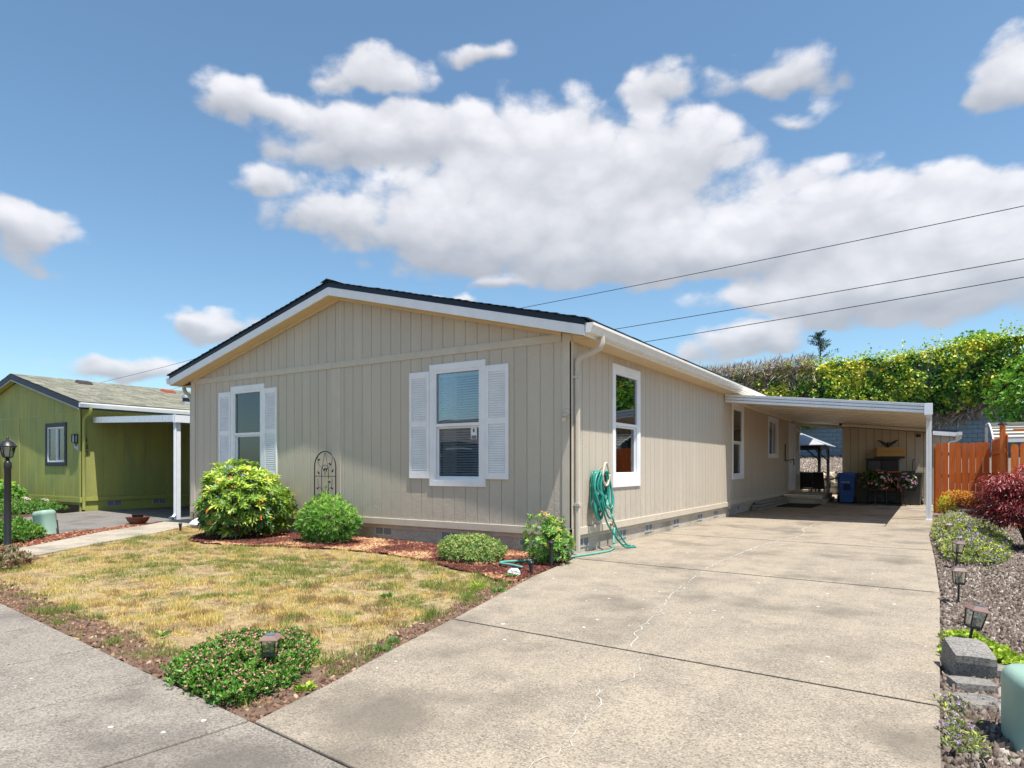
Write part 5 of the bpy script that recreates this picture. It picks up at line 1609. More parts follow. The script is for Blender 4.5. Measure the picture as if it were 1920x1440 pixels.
def weed(label, x, y, r, n, L, Wd, mat, seed, name='weed'):
    t = thing(name, label, 'weed', (x, y, 0))
    rng = np.random.default_rng(seed)
    a = rng.random(n) * 6.283; el = rng.uniform(.3, 1.35, n); q = np.sqrt(rng.random(n)) * r * .5
    P = np.stack([x + q * np.cos(a), y + q * np.sin(a), np.full(n, -.012)], -1)
    LD = np.stack([np.cos(a) * np.sin(el), np.sin(a) * np.sin(el), np.cos(el)], -1)
    V, F, idx = leaf_mesh(P, LD, L * rng.uniform(.6, 1.2, n), Wd, .2, .15, rng)
    np_mesh('leaves', V, F, mat, t, rnd=np.clip(rng.normal(.6, .2, n), 0, 1)[idx])
weed('lime leafed weed at the right tip of the flowering ground cover', 1.30, -5.74, .07, 30, .06, .028, LIM, 1)
weed('small grassy weed clump at the drive edge, right of the flowering ground cover', 1.12, -4.92, .07, 60, .07, .008, GCL, 2)
weed('second small grassy weed clump farther up the drive edge', 1.03, -4.72, .06, 50, .06, .008, GCL, 3)
weed('grey green rosette weed in the soil strip by the sidewalk', -.55, -5.52, .07, 26, .07, .02, MND, 4)
weed('spiky green weed at the drive edge below the mulch bed', .60, -2.75, .08, 60, .085, .010, GCL, 5)
weed('bright grass tuft on the lawn close to the stake lights', .28, -2.65, .12, 150, .09, .006, LIM, 6)
weed('dark green rosette weed in the middle of the lawn', -.15, -3.55, .07, 30, .065, .02, GCL, 7)
weed('leafy weed in the mulch right of the white rock', .28, -2.0, .08, 40, .08, .025, GCL, 8)

# --- red maple
MPL = leaf_mat('red_maple_leaves', [(0, (.020, .004, .006)), (.35, (.075, .010, .014)), (.65, (.19, .028, .030)), (.88, (.34, .075, .07)), (1, (.46, .17, .15))], .38, .25, .5, 2.0)
mp_ = thing('red_maple', 'dark red lace leaf maple shrub in the gravel before the orange fence', 'maple', (5.58, 4.6, 0))
rg_ = np.random.default_rng(17)
tips = []
tk = MB()
for i in range(44):
    a = rg_.random() * 6.283; r_ = rg_.uniform(.15, .62); zt = rg_.uniform(.50, 1.50) * (1 - .35 * (r_ / .62) ** 2)
    b = (5.58 + .05 * math.cos(a), 4.6 + .05 * math.sin(a), -.03); e = (5.58 + r_ * math.cos(a), 4.6 + r_ * math.sin(a), zt)
    m_ = (5.58 + r_ * .45 * math.cos(a), 4.6 + r_ * .45 * math.sin(a), zt * .72)
    tk.tube(smooth_path([b, m_, e], 4), [.022 - .002 * q for q in range(9)], 5, False); tips.append(e)
tk.build('trunk', STEM, mp_, smooth=True)
D = []; P = []
for e in tips:
    n = 330
    q = rg_.normal(size=(n, 3)) * np.array([.12, .12, .05]); q[:, 2] -= .55 * (q[:, 0] ** 2 + q[:, 1] ** 2)
    P.append(np.array(e) + q)
    d_ = norm(np.concatenate([q[:, :2] * 4, np.full((n, 1), -.35)], 1) + rg_.normal(size=(n, 3)) * .45); D.append(d_)
P = np.concatenate(P); D = np.concatenate(D)
k = P[:, 2] > .18; P, D = P[k], D[k]
V, F, idx = leaf_mesh(P, D, .075 * rg_.uniform(.6, 1.2, len(P)), .018, .2, .2, rg_)
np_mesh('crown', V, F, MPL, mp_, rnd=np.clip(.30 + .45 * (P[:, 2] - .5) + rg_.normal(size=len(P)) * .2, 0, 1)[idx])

# --- half barrel planters with spirea
WOODB = wood_mat('barrel_wood', (.11, .075, .05), (.22, .16, .11), 2)
SPI = leaf_mat('spirea_leaves', [(0, (.10, .04, .012)), (.35, (.30, .12, .02)), (.65, (.50, .22, .04)), (.85, (.42, .34, .05)), (1, (.30, .36, .05))], .5, .25)
YEL = leaf_mat('golden_leaves', [(0, (.12, .14, .02)), (.5, (.36, .36, .035)), (1, (.52, .50, .08))], .5, .3)
def barrel(label, c, r, h):
    t = thing('barrel_planter', label, 'planter', (c[0], c[1], 0))
    n = 16
    for i in range(n):
        a0, a1 = 2 * math.pi * (i + .04) / n, 2 * math.pi * (i + .96) / n
        ri, ro_ = r * .93, r
        vs = []
        for z, k in ((-.02, .88), (h * .5, 1.0), (h, 1.02)):
            vs += [(c[0] + q * k * math.cos(a), c[1] + q * k * math.sin(a), z) for q, a in ((ro_, a0), (ro_, a1), (ri, a1), (ri, a0))]
        fs = [(0, 3, 2, 1), (8, 9, 10, 11)] + [(l * 4 + j, l * 4 + (j + 1) % 4, l * 4 + 4 + (j + 1) % 4, l * 4 + 4 + j) for l in (0, 1) for j in range(4)]
        MB().add(vs, fs).build('stave', WOODB, t)
    for z, k in ((h * .2, .945), (h * .8, 1.022)):
        MB().lathe([(r * k, z - .02), (r * k + .008, z - .02), (r * k + .008, z + .02), (r * k, z + .02)], (c[0], c[1], 0), 24).build('hoop', STEEL, t)
    MB().lathe([(0, h * .85), (r * .92, h * .85)], (c[0], c[1], 0), 16).build('soil', SOIL, t)
    return t
barrel('half barrel planter of dark staves holding a bronze spirea by the fence', (5.05, 11.6), .30, .24)
barrel('smaller half barrel planter tucked behind the golden shrub by the fence', (4.78, 12.25), .20, .26)
b1 = thing('bronze_spirea', 'orange bronze spirea growing in the half barrel before the orange fence', 'shrub', (5.0, 11.7, .2))
stems(b1, (5.05, 11.6, .3), (.3, .3, .35), 14, 20, .008, z0=.15)
whorl_bush(b1, (5.05, 11.65, .38), (.31, .30, .20), 400, 6, .06, .018, SPI, 21, .2, (.4, 1.2), zcut=.2, colour=lambda lr, rng, inn: np.clip(lr * .75, 0, 1))
b2 = thing('orange_spirea', 'bright orange leaved spirea left of the half barrel at the fence foot', 'shrub', (4.78, 12.3, .2))
stems(b2, (4.80, 12.3, .3), (.28, .28, .35), 12, 22, .008, z0=.15)
whorl_bush(b2, (4.80, 12.3, .42), (.25, .24, .20), 340, 6, .06, .018, SPI, 23, .2, (.4, 1.2), zcut=.2, colour=lambda lr, rng, inn: np.clip(lr * .5 + .38, 0, .8))
b3 = thing('golden_shrub', 'small golden yellow shrub at the foot of the orange fence', 'shrub', (4.56, 11.9, 0))
stems(b3, (4.56, 11.9, .15), (.18, .18, .3), 12, 24, .006)
whorl_bush(b3, (4.56, 11.9, .24), (.20, .20, .26), 420, 6, .04, .012, YEL, 25, .12, (.3, 1.1), zcut=.03, zmin=-.8)

# --- hanging basket style flowers on stands
PNK = leaf_mat('pink_petals', [(0, (.42, .09, .13)), (.4, (.62, .20, .23)), (.8, (.74, .40, .40)), (1, (.78, .62, .58))], .5, .25)
FDK = leaf_mat('basket_leaves', [(0, (.008, .02, .008)), (.5, (.025, .06, .015)), (.85, (.07, .14, .02)), (1, (.20, .26, .04))], .5, .2)
MAU = leaf_mat('mauve_petals', [(0, (.26, .06, .17)), (.4, (.44, .17, .30)), (.75, (.66, .42, .44)), (1, (.74, .62, .54))], .5, .25)
def basket(label, c, r, h, stand_h, pet, seed, nfl):
    t = thing('flower_basket', label, 'flower pot', (c[0], c[1], 0), 'flower baskets on stands')
    MB().lathe([(0, stand_h), (r * .35, stand_h), (r * .5, stand_h + .2), (r * .53, stand_h + .2), (r * .53, stand_h + .22), (0, stand_h + .21)], (c[0], c[1], 0), 18).build('pot', BLKW, t, smooth='auto')
    for i in range(3):
        a = 2 * math.pi * i / 3 + .5
        MB().tube([(c[0] + r * .45 * math.cos(a), c[1] + r * .45 * math.sin(a), stand_h + .15), (c[0] + r * .40 * math.cos(a), c[1] + r * .40 * math.sin(a), .3), (c[0] + r * .48 * math.cos(a), c[1] + r * .48 * math.sin(a), .01)], .012, 6).build('leg', BLACK, t)
    MB().lathe([(r * .41, .3), (r * .43, .3), (r * .43, .312), (r * .41, .312)], (c[0], c[1], 0), 18).build('ring', BLACK, t)
    whorl_bush(t, (c[0], c[1], stand_h + h * .45), (r, r, h * .55), 420, 7, .055, .028, FDK, seed, .15, (.5, 1.3), zmin=-.75)
    rng = np.random.default_rng(seed + 1)
    Dd = unit_dirs(nfl, rng, -.75); Pp = np.array([c[0], c[1], stand_h + h * .45]) + Dd * np.array([r, r, h * .55]) * rng.uniform(.98, 1.12, (nfl, 1))
    ang = np.linspace(0, 2 * np.pi, 6)[:-1][None] + rng.random((nfl, 1)); ax = norm(Dd + np.array([0, 0, .2])); t1 = norm(np.cross(ax, np.array([.1, .2, .97]))); t2 = np.cross(ax, t1)
    LD = ax[:, None] * .35 + t1[:, None] * np.cos(ang)[..., None] + t2[:, None] * np.sin(ang)[..., None]
    V, F, idx = leaf_mesh(np.repeat(Pp, 5, 0), LD.reshape(-1, 3), .048, .045, .1, .05, rng, up=np.repeat(ax, 5, 0))
    np_mesh('flowers', V, F, pet, t, rnd=np.repeat(np.repeat(np.clip(rng.normal(.5, .25, nfl), 0, 1), 5), 5))
basket('stand basket of dark foliage dotted with pink flowers before the black hutch', (2.72, 16.1), .46, .62, .52, PNK, 50, 95)
basket('stand basket of mauve and cream flowers beside the right dark bin', (3.55, 16.1), .30, .46, .58, MAU, 52, 110)

# ================================================================== ivy wall and trees behind
WALLB = M('blue_grey_block', (.17, .235, .285), .85, .16, 5, .5, 40, grime=.25)
MORT = M('wall_mortar', (.10, .135, .165), .9, .1, 8)
bw = thing('block_wall', 'tall blue grey concrete block wall behind the yard, hung with ivy', 'wall', (2, 28.5, 1.5))
MB().box(-14, 22, 28.43, 28.8, .5, 6.25).build('wall_core', MORT, bw)
bm0 = None
BWX, BHZ = .40, .20
def blocks(xa, xb, za, zb):
    global bm0
    r0 = int(za / BHZ)
    for j in range(r0, int(zb / BHZ)):
        x_ = xa + (BWX / 2 if j % 2 else 0)
        while x_ < xb:
            if bm0 is None:
                o = MB().box(2 - BWX / 2 + .006, 2 + BWX / 2 - .006, 28.40, 28.44, 1.5 + .006, 1.5 + BHZ - .006).build('block', WALLB, bw, bevel=.006); bm0 = o
            else:
                o = bm0.copy(); COL.objects.link(o)
            o.location = (x_ - 2, random.Random(x_ * 7 + j).uniform(-.006, .006), j * BHZ - 1.5)
            x_ += BWX
blocks(-2.2, 1.6, 1.4, 4.0)
blocks(4.4, 8.4, 2.6, 4.4)
blocks(4.4, 7.0, 1.8, 2.6)

IVY = leaf_mat('ivy_leaves', [(0, (.010, .022, .008)), (.25, (.025, .065, .014)), (.5, (.06, .135, .022)), (.72, (.17, .24, .03)), (.9, (.36, .38, .04)), (.96, (.38, .33, .08)), (1, (.36, .12, .04))], .4, .3, .4, 2.2)
TWG = leaf_mat('ivy_twigs', [(0, (.14, .10, .08)), (.5, (.36, .28, .22)), (1, (.60, .50, .41))], .85, 0, .15)
iv = thing('ivy_hedge', 'thick ivy spilling over the tall block wall behind the carport', 'ivy', (2, 28, 1.5))
rng = np.random.default_rng(70)
def ivtop(x): return 6.25 + .55 * np.clip((x + 6) / 14, 0, 1.3) + .40 * (fbm(x + 60, x * 0 + 3.0, .55, 71, 3) - .5) + .30 * np.clip((x - 3) / 4, 0, 1)
def ivbot(x): return 3.55 + .7 * (fbm(x + 60, x * 0 + 9.0, .9, 72, 3) - .5) + .55 * np.clip((x - 4.6) / 1.2, 0, 1) - .25 * np.clip((x - 8) / 2, 0, 2)
n = 74000
x = rng.uniform(-12, 16, n); t = rng.random(n) ** .9
zt, zb_ = ivtop(x), ivbot(x)
z = zb_ + (zt - zb_) * t
bulge = .35 + .75 * fbm(x + 60, z + 60, .75, 73, 4) * np.sin(np.clip(t, .0, 1) * np.pi * .85 + .25)
gap = fbm(x + 20, z + 80, 1.7, 74, 3)
dead = np.clip((-1.9 - x) / 3.0, 0, .85) + np.where((t < .25) & (x > 3.5), .45, 0) + .4 * (fbm(x + 11, z + 5, .6, 79, 2) > .66)
keep = (rng.random(n) > dead * .85) & ((gap < .60) | (rng.random(n) < .35))
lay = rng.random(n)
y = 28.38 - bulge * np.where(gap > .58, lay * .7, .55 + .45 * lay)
P = np.stack([x, y, z + rng.normal(size=n) * .05], -1)[keep]; m_ = len(P)
Dv = norm(np.stack([rng.normal(size=m_) * .7, -np.abs(rng.normal(size=m_)) * .5 - .25, -.35 + rng.normal(size=m_) * .55], -1))
V, F, idx = leaf_mesh(P, Dv, rng.uniform(.11, .21, m_), rng.uniform(.09, .16, m_), .12, .1, rng, up=np.array([.2, -.8, .8]) + rng.normal(size=(m_, 3)) * .45)
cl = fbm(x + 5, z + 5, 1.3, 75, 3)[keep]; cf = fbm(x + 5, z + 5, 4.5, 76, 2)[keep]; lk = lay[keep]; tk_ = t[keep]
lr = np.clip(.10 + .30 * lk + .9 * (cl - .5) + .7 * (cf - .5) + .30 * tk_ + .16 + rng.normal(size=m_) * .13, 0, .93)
lr = np.where(rng.random(m_) < .012 + .05 * (fbm(x + 91, z + 17, .8, 77, 2)[keep] > .62), rng.uniform(.95, 1, m_), lr)
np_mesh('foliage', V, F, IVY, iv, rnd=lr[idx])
# sprays above the top line
n = 2600; x = rng.uniform(-12, 16, n); hh_ = np.abs(rng.normal(size=n)) * .09 * (1 + 2.2 * (fbm(x + 7, x * 0 + 1, 2.2, 78, 2) > .62)); z = ivtop(x) + hh_
k = rng.random(n) < np.clip((x + 3.5) / 2.5, .08, 1); x, z = x[k], z[k]; n = len(x)
P = np.stack([x, 28.0 - rng.random(n) * .7, z], -1)
V, F, idx = leaf_mesh(P, norm(rng.normal(size=(n, 3)) + np.array([0, 0, .4])), rng.uniform(.08, .15, n), .09, .1, .1, rng)
np_mesh('top_sprays', V, F, IVY, iv, rnd=np.clip(rng.normal(.68, .16, n), 0, .92)[idx])
# bare twigs: the leafless left end and the hanging ends
n = 22000; x = np.concatenate([rng.uniform(-9, -.8, 16000), rng.uniform(1.5, 12, 6000)])
t = np.concatenate([rng.random(16000) ** .8 * 1.10, rng.random(6000) ** 2.2 * .5 - .12])
z = ivbot(x) + (ivtop(x) - ivbot(x)) * t
P = np.stack([x, 28.38 - rng.random(n) * (.25 + .5 * np.clip(t, 0, 1)), z], -1)
Dv = norm(np.stack([rng.normal(size=n) * .8, -rng.random(n) * .5, rng.normal(size=n) * .8 - .1 + .6 * (t > .9)], -1))
V, F, idx = leaf_mesh(P, Dv, rng.uniform(.2, .6, n), rng.uniform(.022, .045, n), .25, .05, rng, up=np.array([.3, -.45, .85]) + rng.normal(size=(n, 3)) * .25)
np_mesh('twigs', V, F, TWG, iv, rnd=rng.random(n)[idx])

def conifer(label, c, h, r, seed):
    t = thing('conifer_tree', label, 'tree', c)
    MB().tube([(c[0], c[1], c[2]), (c[0] + .03, c[1], c[2] + h * .6), (c[0], c[1], c[2] + h)], [.12, .06, .01], 8).build('trunk', STEM, t)
    rng = np.random.default_rng(seed)
    P = []; Dv = []
    for i in range(60):
        f = rng.random() ** .8; zz = c[2] + h * (.35 + .65 * f); a = rng.random() * 6.283; L_ = r * (1.12 - f) * rng.uniform(.5, 1.3)
        for k in range(46):
            s_ = rng.random(); P.append((c[0] + L_ * s_ * math.cos(a) + rng.normal() * .04, c[1] + L_ * s_ * math.sin(a) + rng.normal() * .04, zz + L_ * s_ * .45 + rng.normal() * .03)); Dv.append((math.cos(a) + rng.normal() * .6, math.sin(a) + rng.normal() * .6, .5 + rng.normal() * .5))
    P = np.array(P); Dv = np.array(Dv)
    V, F, idx = leaf_mesh(P, Dv, .16, .035, .2, .1, rng)
    np_mesh('crown', V, F, FIR, t, rnd=np.clip(rng.normal(.45, .2, len(P)), 0, 1)[idx])
FIR = leaf_mat('fir_needles', [(0, (.010, .03, .02)), (.5, (.03, .075, .04)), (1, (.08, .15, .07))], .5, .1)
conifer('dark pointed conifer tip rising above the ivy left of the bright tree', (-1.05, 32, 3.0), 5.75, 1.9, 80)
def bushy_tree(label, c, ztop, r, seed, mat, name='leafy_tree', n=900, z0=1.5, leaf=.17):
    t = thing(name, label, 'tree', (c[0], c[1], z0))
    zc = ztop - r
    tk = MB().tube([(c[0], c[1], z0), (c[0] + .05, c[1], (z0 + zc) / 2), (c[0], c[1], zc)], [.13, .10, .07], 8)
    rg = random.Random(seed)
    for i in range(7):
        a = rg.uniform(0, 6.28); tk.tube([(c[0], c[1], zc - .3), (c[0] + r * .35 * math.cos(a), c[1] + r * .35 * math.sin(a), zc + .1), (c[0] + r * .75 * math.cos(a), c[1] + r * .75 * math.sin(a), zc + rg.uniform(0, r * .7))], [.05, .035, .012], 5)
    tk.build('trunk', STEM, t)
    whorl_bush(t, (c[0], c[1], zc), (r, r, r), n, 6, leaf, leaf * .55, mat, seed, .3, (.5, 1.3), shell=(.55, 1.05), zmin=-.8, name='crown')
TRL = leaf_mat('tree_leaves', [(0, (.02, .06, .012)), (.45, (.08, .20, .025)), (.8, (.17, .32, .04)), (1, (.28, .40, .06))], .4, .3)
bushy_tree('bright green tree crown rising above the ivy at the right', (6.45, 31.5), 8.05, 1.15, 82, TRL)
bushy_tree('glossy green shrub tree at the right edge before the block wall', (7.75, 21.0), 4.75, 1.35, 84, TRL, 'laurel_tree', 900, -.1, .2)

# ================================================================== bank and dry stone wall behind the patio
sw_ = thing('stone_retaining_wall', 'low dry stone retaining wall of pale boulders behind the gazebo', 'wall', (0, 25.2, 0))
STN = [M('boulder_%d' % i, c, .85, .25, 5, .6, 14) for i, c in enumerate(((.42, .36, .27), (.34, .30, .24), (.50, .43, .32)))]
MB().box(-9, 4, 25.35, 25.6, -.1, 1.05).build('backfill', SOIL, sw_)
rg = random.Random(12)
for row, (z, s_) in enumerate(((.18, .24), (.52, .20), (.84, .17))):
    xx = -2.4 + row * .13
    while xx < 2.6:
        w_ = rg.uniform(.18, .34)
        rock('boulder', None, (xx + w_, 25.2 + rg.uniform(-.06, .06), z + rg.uniform(-.03, .03)), (w_, .2, s_), rg.choice(STN), rg.randint(0, 999), parent=sw_, rough=.15)
        xx += w_ * 1.85
bank = tag(MB().add([(-12, 25.3, 1.0), (9, 25.3, 1.0), (12, 28.45, 1.78), (-14, 28.45, 1.78)], [(0, 1, 2, 3)]).build('gravel_bank', GRAVM), kind='structure')
x, y = scatter([(-2.6, 25.3), (1.8, 25.3), (1.9, 28.4), (-2.8, 28.4)], 9000)
chips('bank_gravel', x, y, 1.0 + (y - 25.3) * .2476 + .02, RNG.uniform(.05, .12, len(x)), np.clip(RNG.normal(.62, .22, len(x)), 0, 1), PEB, .6, 'pinkish grey gravel on the bank above the stone wall', 'gravel', tilt=.5)

# ================================================================== cedar fence
CED = wood_mat('orange_stained_cedar', (.50, .105, .018), (.70, .19, .04), 2, .55)
def picket_mesh(w, h, th=.018):
    return [(-w / 2, 0), (w / 2, 0), (w / 2, h - .045), (w / 2 - .012, h - .02), (w / 2 - .035, h), (-w / 2 + .035, h), (-w / 2 + .012, h - .02), (-w / 2, h - .045)]
def fence(label, a, b, h, w=.135, gap=.012, posts=(), rails=(.35, 1.0, 1.6), flip=1, hvar=0.0, hf=None, cap=False):
    A = Vector((*a, 0)); Bv = Vector((*b, 0)); d = (Bv - A); L_ = d.length; d.normalize(); nrm = Vector((d.y, -d.x, 0)) * flip
    t = thing('cedar_fence', label, 'fence', tuple((A + Bv) / 2), 'orange cedar fence sections')
    rg = random.Random(label)
    n = round(L_ / (w + gap)); w = L_ / n - gap
    for i in range(n):
        p = A + d * ((i + .5) * L_ / n)
        hh_ = (hf(i / max(n - 1, 1)) if hf else h) + rg.uniform(-.008, .008)
        ww = w * rg.uniform(.94, 1.04); off = rg.uniform(-.004, .004); ln = rg.uniform(-.006, .006)
        MB().prism(picket_mesh(ww, hh_), lambda u, z, dd: tuple(p + d * (u + ln * z) + nrm * (dd + off) + Vector((0, 0, z - .02))), .0, .019).build('picket', CED, t)
    for z in rails:
        MB().beam(tuple(A - nrm * .03 + Vector((0, 0, z))), tuple(Bv - nrm * .03 + Vector((0, 0, z))), .04, .09).build('rail', CED, t)
    for s_, hp in posts:
        p = A + d * s_ * L_ - nrm * .07
        po = MB().box(p.x - .05, p.x + .05, p.y - .05, p.y + .05, -.1, hp).build('post', CED, t, bevel=.005)
        if cap:
            MB().lathe([(.085, hp), (.085, hp + .02), (.0, hp + .09)], (p.x, p.y, 0), 4, Matrix.Rotation(0, 3, 'Z')).build('post_cap', BLACK, po)
    return t
fence('orange cedar fence section facing the drive, with light showing through its gaps', (4.33, 13.35), (5.56, 13.35), 1.93, .145, .008, posts=((.02, 1.8),))
fence('orange cedar fence section running towards the viewer, seen edge on', (5.60, 13.33), (5.60, 9.05), 1.98, .135, .006, posts=((.98, 2.14),), flip=-1, cap=True)
fence('orange cedar fence section behind the red maple at the right edge', (5.655, 9.0), (8.6, 9.0), 1.75, .135, .014, posts=((.98, 2.0),), hf=lambda q: 1.74 + .14 * math.sin(q * 9.4) ** 2)
MB().beam((5.7, 9.02, 2.02), (8.6, 9.02, 2.02), .04, .05).build('top_rail', CED, bpy.data.objects['cedar_fence.002'])

# ribbed patio cover of the right neighbour
pc = thing('ribbed_patio_cover', 'curved white ribbed plastic roof showing over the orange fence', 'patio cover', (7.5, 16.5, 0))
RIB = M('corrugated_plastic', (.50, .48, .42), .5, .08, 5)
vs = []; fs = []
X0, X1 = 5.72, 9.2
prof = [(15.0 + 3.0 * q, 2.0 + .58 * math.sin(min(1, q * 1.35) * math.pi / 2) + .0) for q in np.linspace(0, 1, 22)]
for i, (yy_, zz_) in enumerate(prof):
    zz_ += .018 * (1 if i % 2 else -1)
    vs += [(X0, yy_, zz_), (X1, yy_, zz_)]
for i in range(len(prof) - 1): fs.append((2 * i, 2 * i + 1, 2 * i + 3, 2 * i + 2))
o = MB().add(vs, fs).build('roof_sheet', RIB, pc)
sm = o.modifiers.new('thick', 'SOLIDIFY'); sm.thickness = .012
for i in range(1, len(prof), 2): MB().box(X0 + .0, X1, prof[i][0] - .035, prof[i][0] + .0, prof[i][1] + .01, prof[i][1] + .05).build('sheet_lap', M('grey_lap', (.26, .25, .23), .6), pc)
for xx in (X0 + .02, X0 + 1.15, X0 + 2.3, X1 - .05):
    MB().tube([(xx, a, b + .035) for a, b in prof], .022, 6).build('rib', WHITE, pc)
    for yy_ in (15.1, 17.8): MB().box(xx - .04, xx + .04, yy_ - .04, yy_ + .04, -.1, 2.02 if yy_ < 16 else 2.52).build('post', WHITE, pc)
MB().beam((X0, 15.0, 2.0), (X1, 15.0, 2.0), .06, .1).build('front_beam', WHITE, pc)

# ================================================================== the green neighbour house
GRN = siding_mat('green_siding_paint', (.40, .40, .115), .75, (.20, .27, .12))
GTR = M('green_trim_paint', (.38, .39, .105), .55, .08, 3, .15, 70, grime=.2)
NAVY = M('navy_trim_paint', (.016, .024, .045), .5, .2, 5)
NSH = shingle_mat('grey_green_shingles', (.20, .195, .155), (.285, .275, .22))
nb = thing('neighbour_house', 'green house with a grey shingled gable roof left of the tan house', 'house', (-20.4, 8, 0))
NX0, NX1, NY0, NY1, NRX = -24.5, -16.25, .82, 16.0, -20.4
def NRT(x): return 4.22 - .25 * abs(x - NRX)
nf = FR(NY0); nsd = SD(NX1)
NW = (-18.42, -17.08, 1.28, 2.56)
nop = [opening_of(*NW, .11)]
nwt = lambda u: NRT(u) - .22
w1 = backing(nf, NX0 + .1, NX1 - .1, .15, nwt, nop).build('wall', GRN, nb)
siding(w1, nf, NX0 + .1, NX1 - .1, .61, .38, lambda u: 2.80, nop, GRN, start=-20.32 - .61 * 7)
siding(w1, nf, NX0 + .1, NX1 - .1, .61, 2.83, nwt, [], GRN, start=-20.32 - .61 * 7)
pbox(MB(), nf, NX0 + .1, NX1 - .1, -.02, .006, 2.80, 2.83).build('seam_strip', GTR, nb)
pbox(MB(), nf, -20.36, -20.28, -.02, .012, .38, 2.80).build('batten', GTR, nb)
pbox(MB(), nf, NX0, NX1 + .018, -.03, .02, .22, .375).build('base_trim', GTR, nb, bevel=.004)
for a, b in ((NX0, NX0 + .1), (NX1 - .1, NX1)): pbox(MB(), nf, a, b, -.03, .016, .38, NRT(b) - .25).build('corner_board', GTR, nb)
pbox(MB(), nf, NX0, NX1, -.09, -.04, -.15, .22).build('skirting_panel', M('dark_skirting', (.09, .075, .06), .9, .2, 6), nb)
w2 = backing(nsd, NY0 + .1, NY1, .3, lambda u: 2.95, []).build('wall', GRN, nb)
siding(w2, nsd, NY0 - .0, NY1, .61, .38, lambda u: 2.95, [], GRN)
pbox(MB(), nsd, NY0 - .016, NY1, -.03, .02, .26, .375).build('base_trim', GTR, nb, bevel=.004)
pbox(MB(), nsd, NY0, NY1, -.09, -.03, -.15, .26).build('skirting_panel', GTR, nb)
for yv in (1.75, 3.1): vent(nb, SD(NX1 - .03), yv, .17, .42, .17)
MB().box(NX0, NX1, NY1 - .1, NY1, -.1, 2.95).box(NX0, NX0 + .1, NY0 + .1, NY1 - .1, -.1, 2.95).build('wall', GRN, nb)
window(nb, nf, *NW, style='slide', tw=.11, head=.12, blind=False, curtain=[(-.02, .45)], trim=NAVY, tl=.03)
nd = MB(); nd.prism([(NX0 - .35, NRT(NX0 - .35)), (NRX, NRT(NRX)), (NX1 + .35, NRT(NX1 + .35)), (NX1 + .35, NRT(NX1 + .35) - .10), (NRX, NRT(NRX) - .10), (NX0 - .35, NRT(NX0 - .35) - .10)], lambda a, b, d: (a, d, b), NY0 - .19, NY1 + .3)
nroof = nd.build('roof', NAVY, nb)
rr = random.Random(8); sh = MB()
for side in (-1, 1):
    dist = 0.0
    while dist < 4.5:
        xi, xo = NRX + side * max(dist - .05, 0), NRX + side * min(dist + .14, 4.53)
        y = NY0 - .21
        while y < NY1 + .3:
            L = rr.uniform(.28, .36) if side > 0 else 2.0
            th = rr.uniform(.008, .022)
            za, zb = NRT(xi) + .001, NRT(xo) + .001
            P = [(xi, y, za), (xo, y, zb), (xo, y + L - .012, zb), (xi, y + L - .012, za)]
            P += [(p[0], p[1], p[2] + (th if q in (1, 2) else .004)) for q, p in enumerate(P)]
            sh.add(P, [(4, 5, 6, 7), (0, 1, 5, 4), (1, 2, 6, 5), (2, 3, 7, 6), (3, 0, 4, 7)]); y += L
        dist += .14
sh.build('shingles', NSH, nroof, kind='stuff')
for sgn, xa in ((-1, NX0 - .35), (1, NX1 + .35)):
    MB().prism([(NRX + sgn * .001, NRT(NRX) - .02), (xa, NRT(xa) - .02), (xa, NRT(xa) - .19), (NRX + sgn * .001, NRT(NRX) - .19)], lambda a, b, d: (a, d, b), NY0 - .21, NY0 - .192).build('rake_board', NAVY, nb)
    MB().prism([(NRX + sgn * .001, NRT(NRX) - .192), (xa, NRT(xa) - .192), (xa, NRT(xa) - .23), (NRX + sgn * .001, NRT(NRX) - .23)], lambda a, b, d: (a, d, b), NY0 - .205, NY0 - .195).build('rake_trim', M('grey_trim', (.40, .41, .42), .5), nb)
    MB().prism([(NRX, NRT(NRX) - .105), (xa, NRT(xa) - .105), (xa, NRT(xa) - .2), (NRX, NRT(NRX) - .2)], lambda a, b, d: (a, d, b), NY0 - .19, NY0 - .001).build('rake_soffit', GTR, nb)
MB().box(NX1, NX1 + .33, NY0, NY1, 2.90, 2.93).build('eave_soffit', GTR, nb)
MB().prism([(NX1 + .352 + a, 2.93 + b) for a, b in [(0, .13), (0, 0), (.07, 0), (.082, .045), (.116, .095), (.116, .13)]], lambda a, b, d: (a, d, b), NY0 - .20, NY1).build('gutter', WHITE, nb)
MB().box(NX1 + .30, NX1 + .351, NY0 - .19, NY1, 2.88, 3.04).build('fascia_board', NAVY, nb)
spout(nb, [(NX1 + .42, NY0 + .08, 2.94), (NX1 + .42, NY0 + .08, 2.86), (NX1 + .36, NY0 + .08, 2.78), (NX1 + .14, NY0 + .07, 2.68), (NX1 + .07, NY0 + .06, 2.58), (NX1 + .07, NY0 + .06, .02)], GTR)
RV = M('rust_vent', (.32, .09, .045), .6, .2, 8); DV = M('dark_vent', (.07, .055, .05), .6, .2, 8)
for (xx, yy_, mt_) in ((-19.6, 2.4, DV), (-19.5, 5.2, RV)):
    MB().obox((xx, yy_, NRT(xx) + .06), (.38, .42, .09), Matrix.Rotation(R(14), 3, 'Y'), .8).build('roof_vent', mt_, nb)
dm = thing('roof_skylight', 'small domed metal roof vent on the neighbour roof near the tan house', 'roof vent', (-17.2, 4.55, NRT(-17.2)))
z_ = NRT(-17.2)
MB().box(-17.5, -16.9, 4.3, 4.8, z_ - .06, z_ + .03).build('flashing', M('galvanised2', (.55, .56, .57), .4, .1, 8, metal=.5), dm)
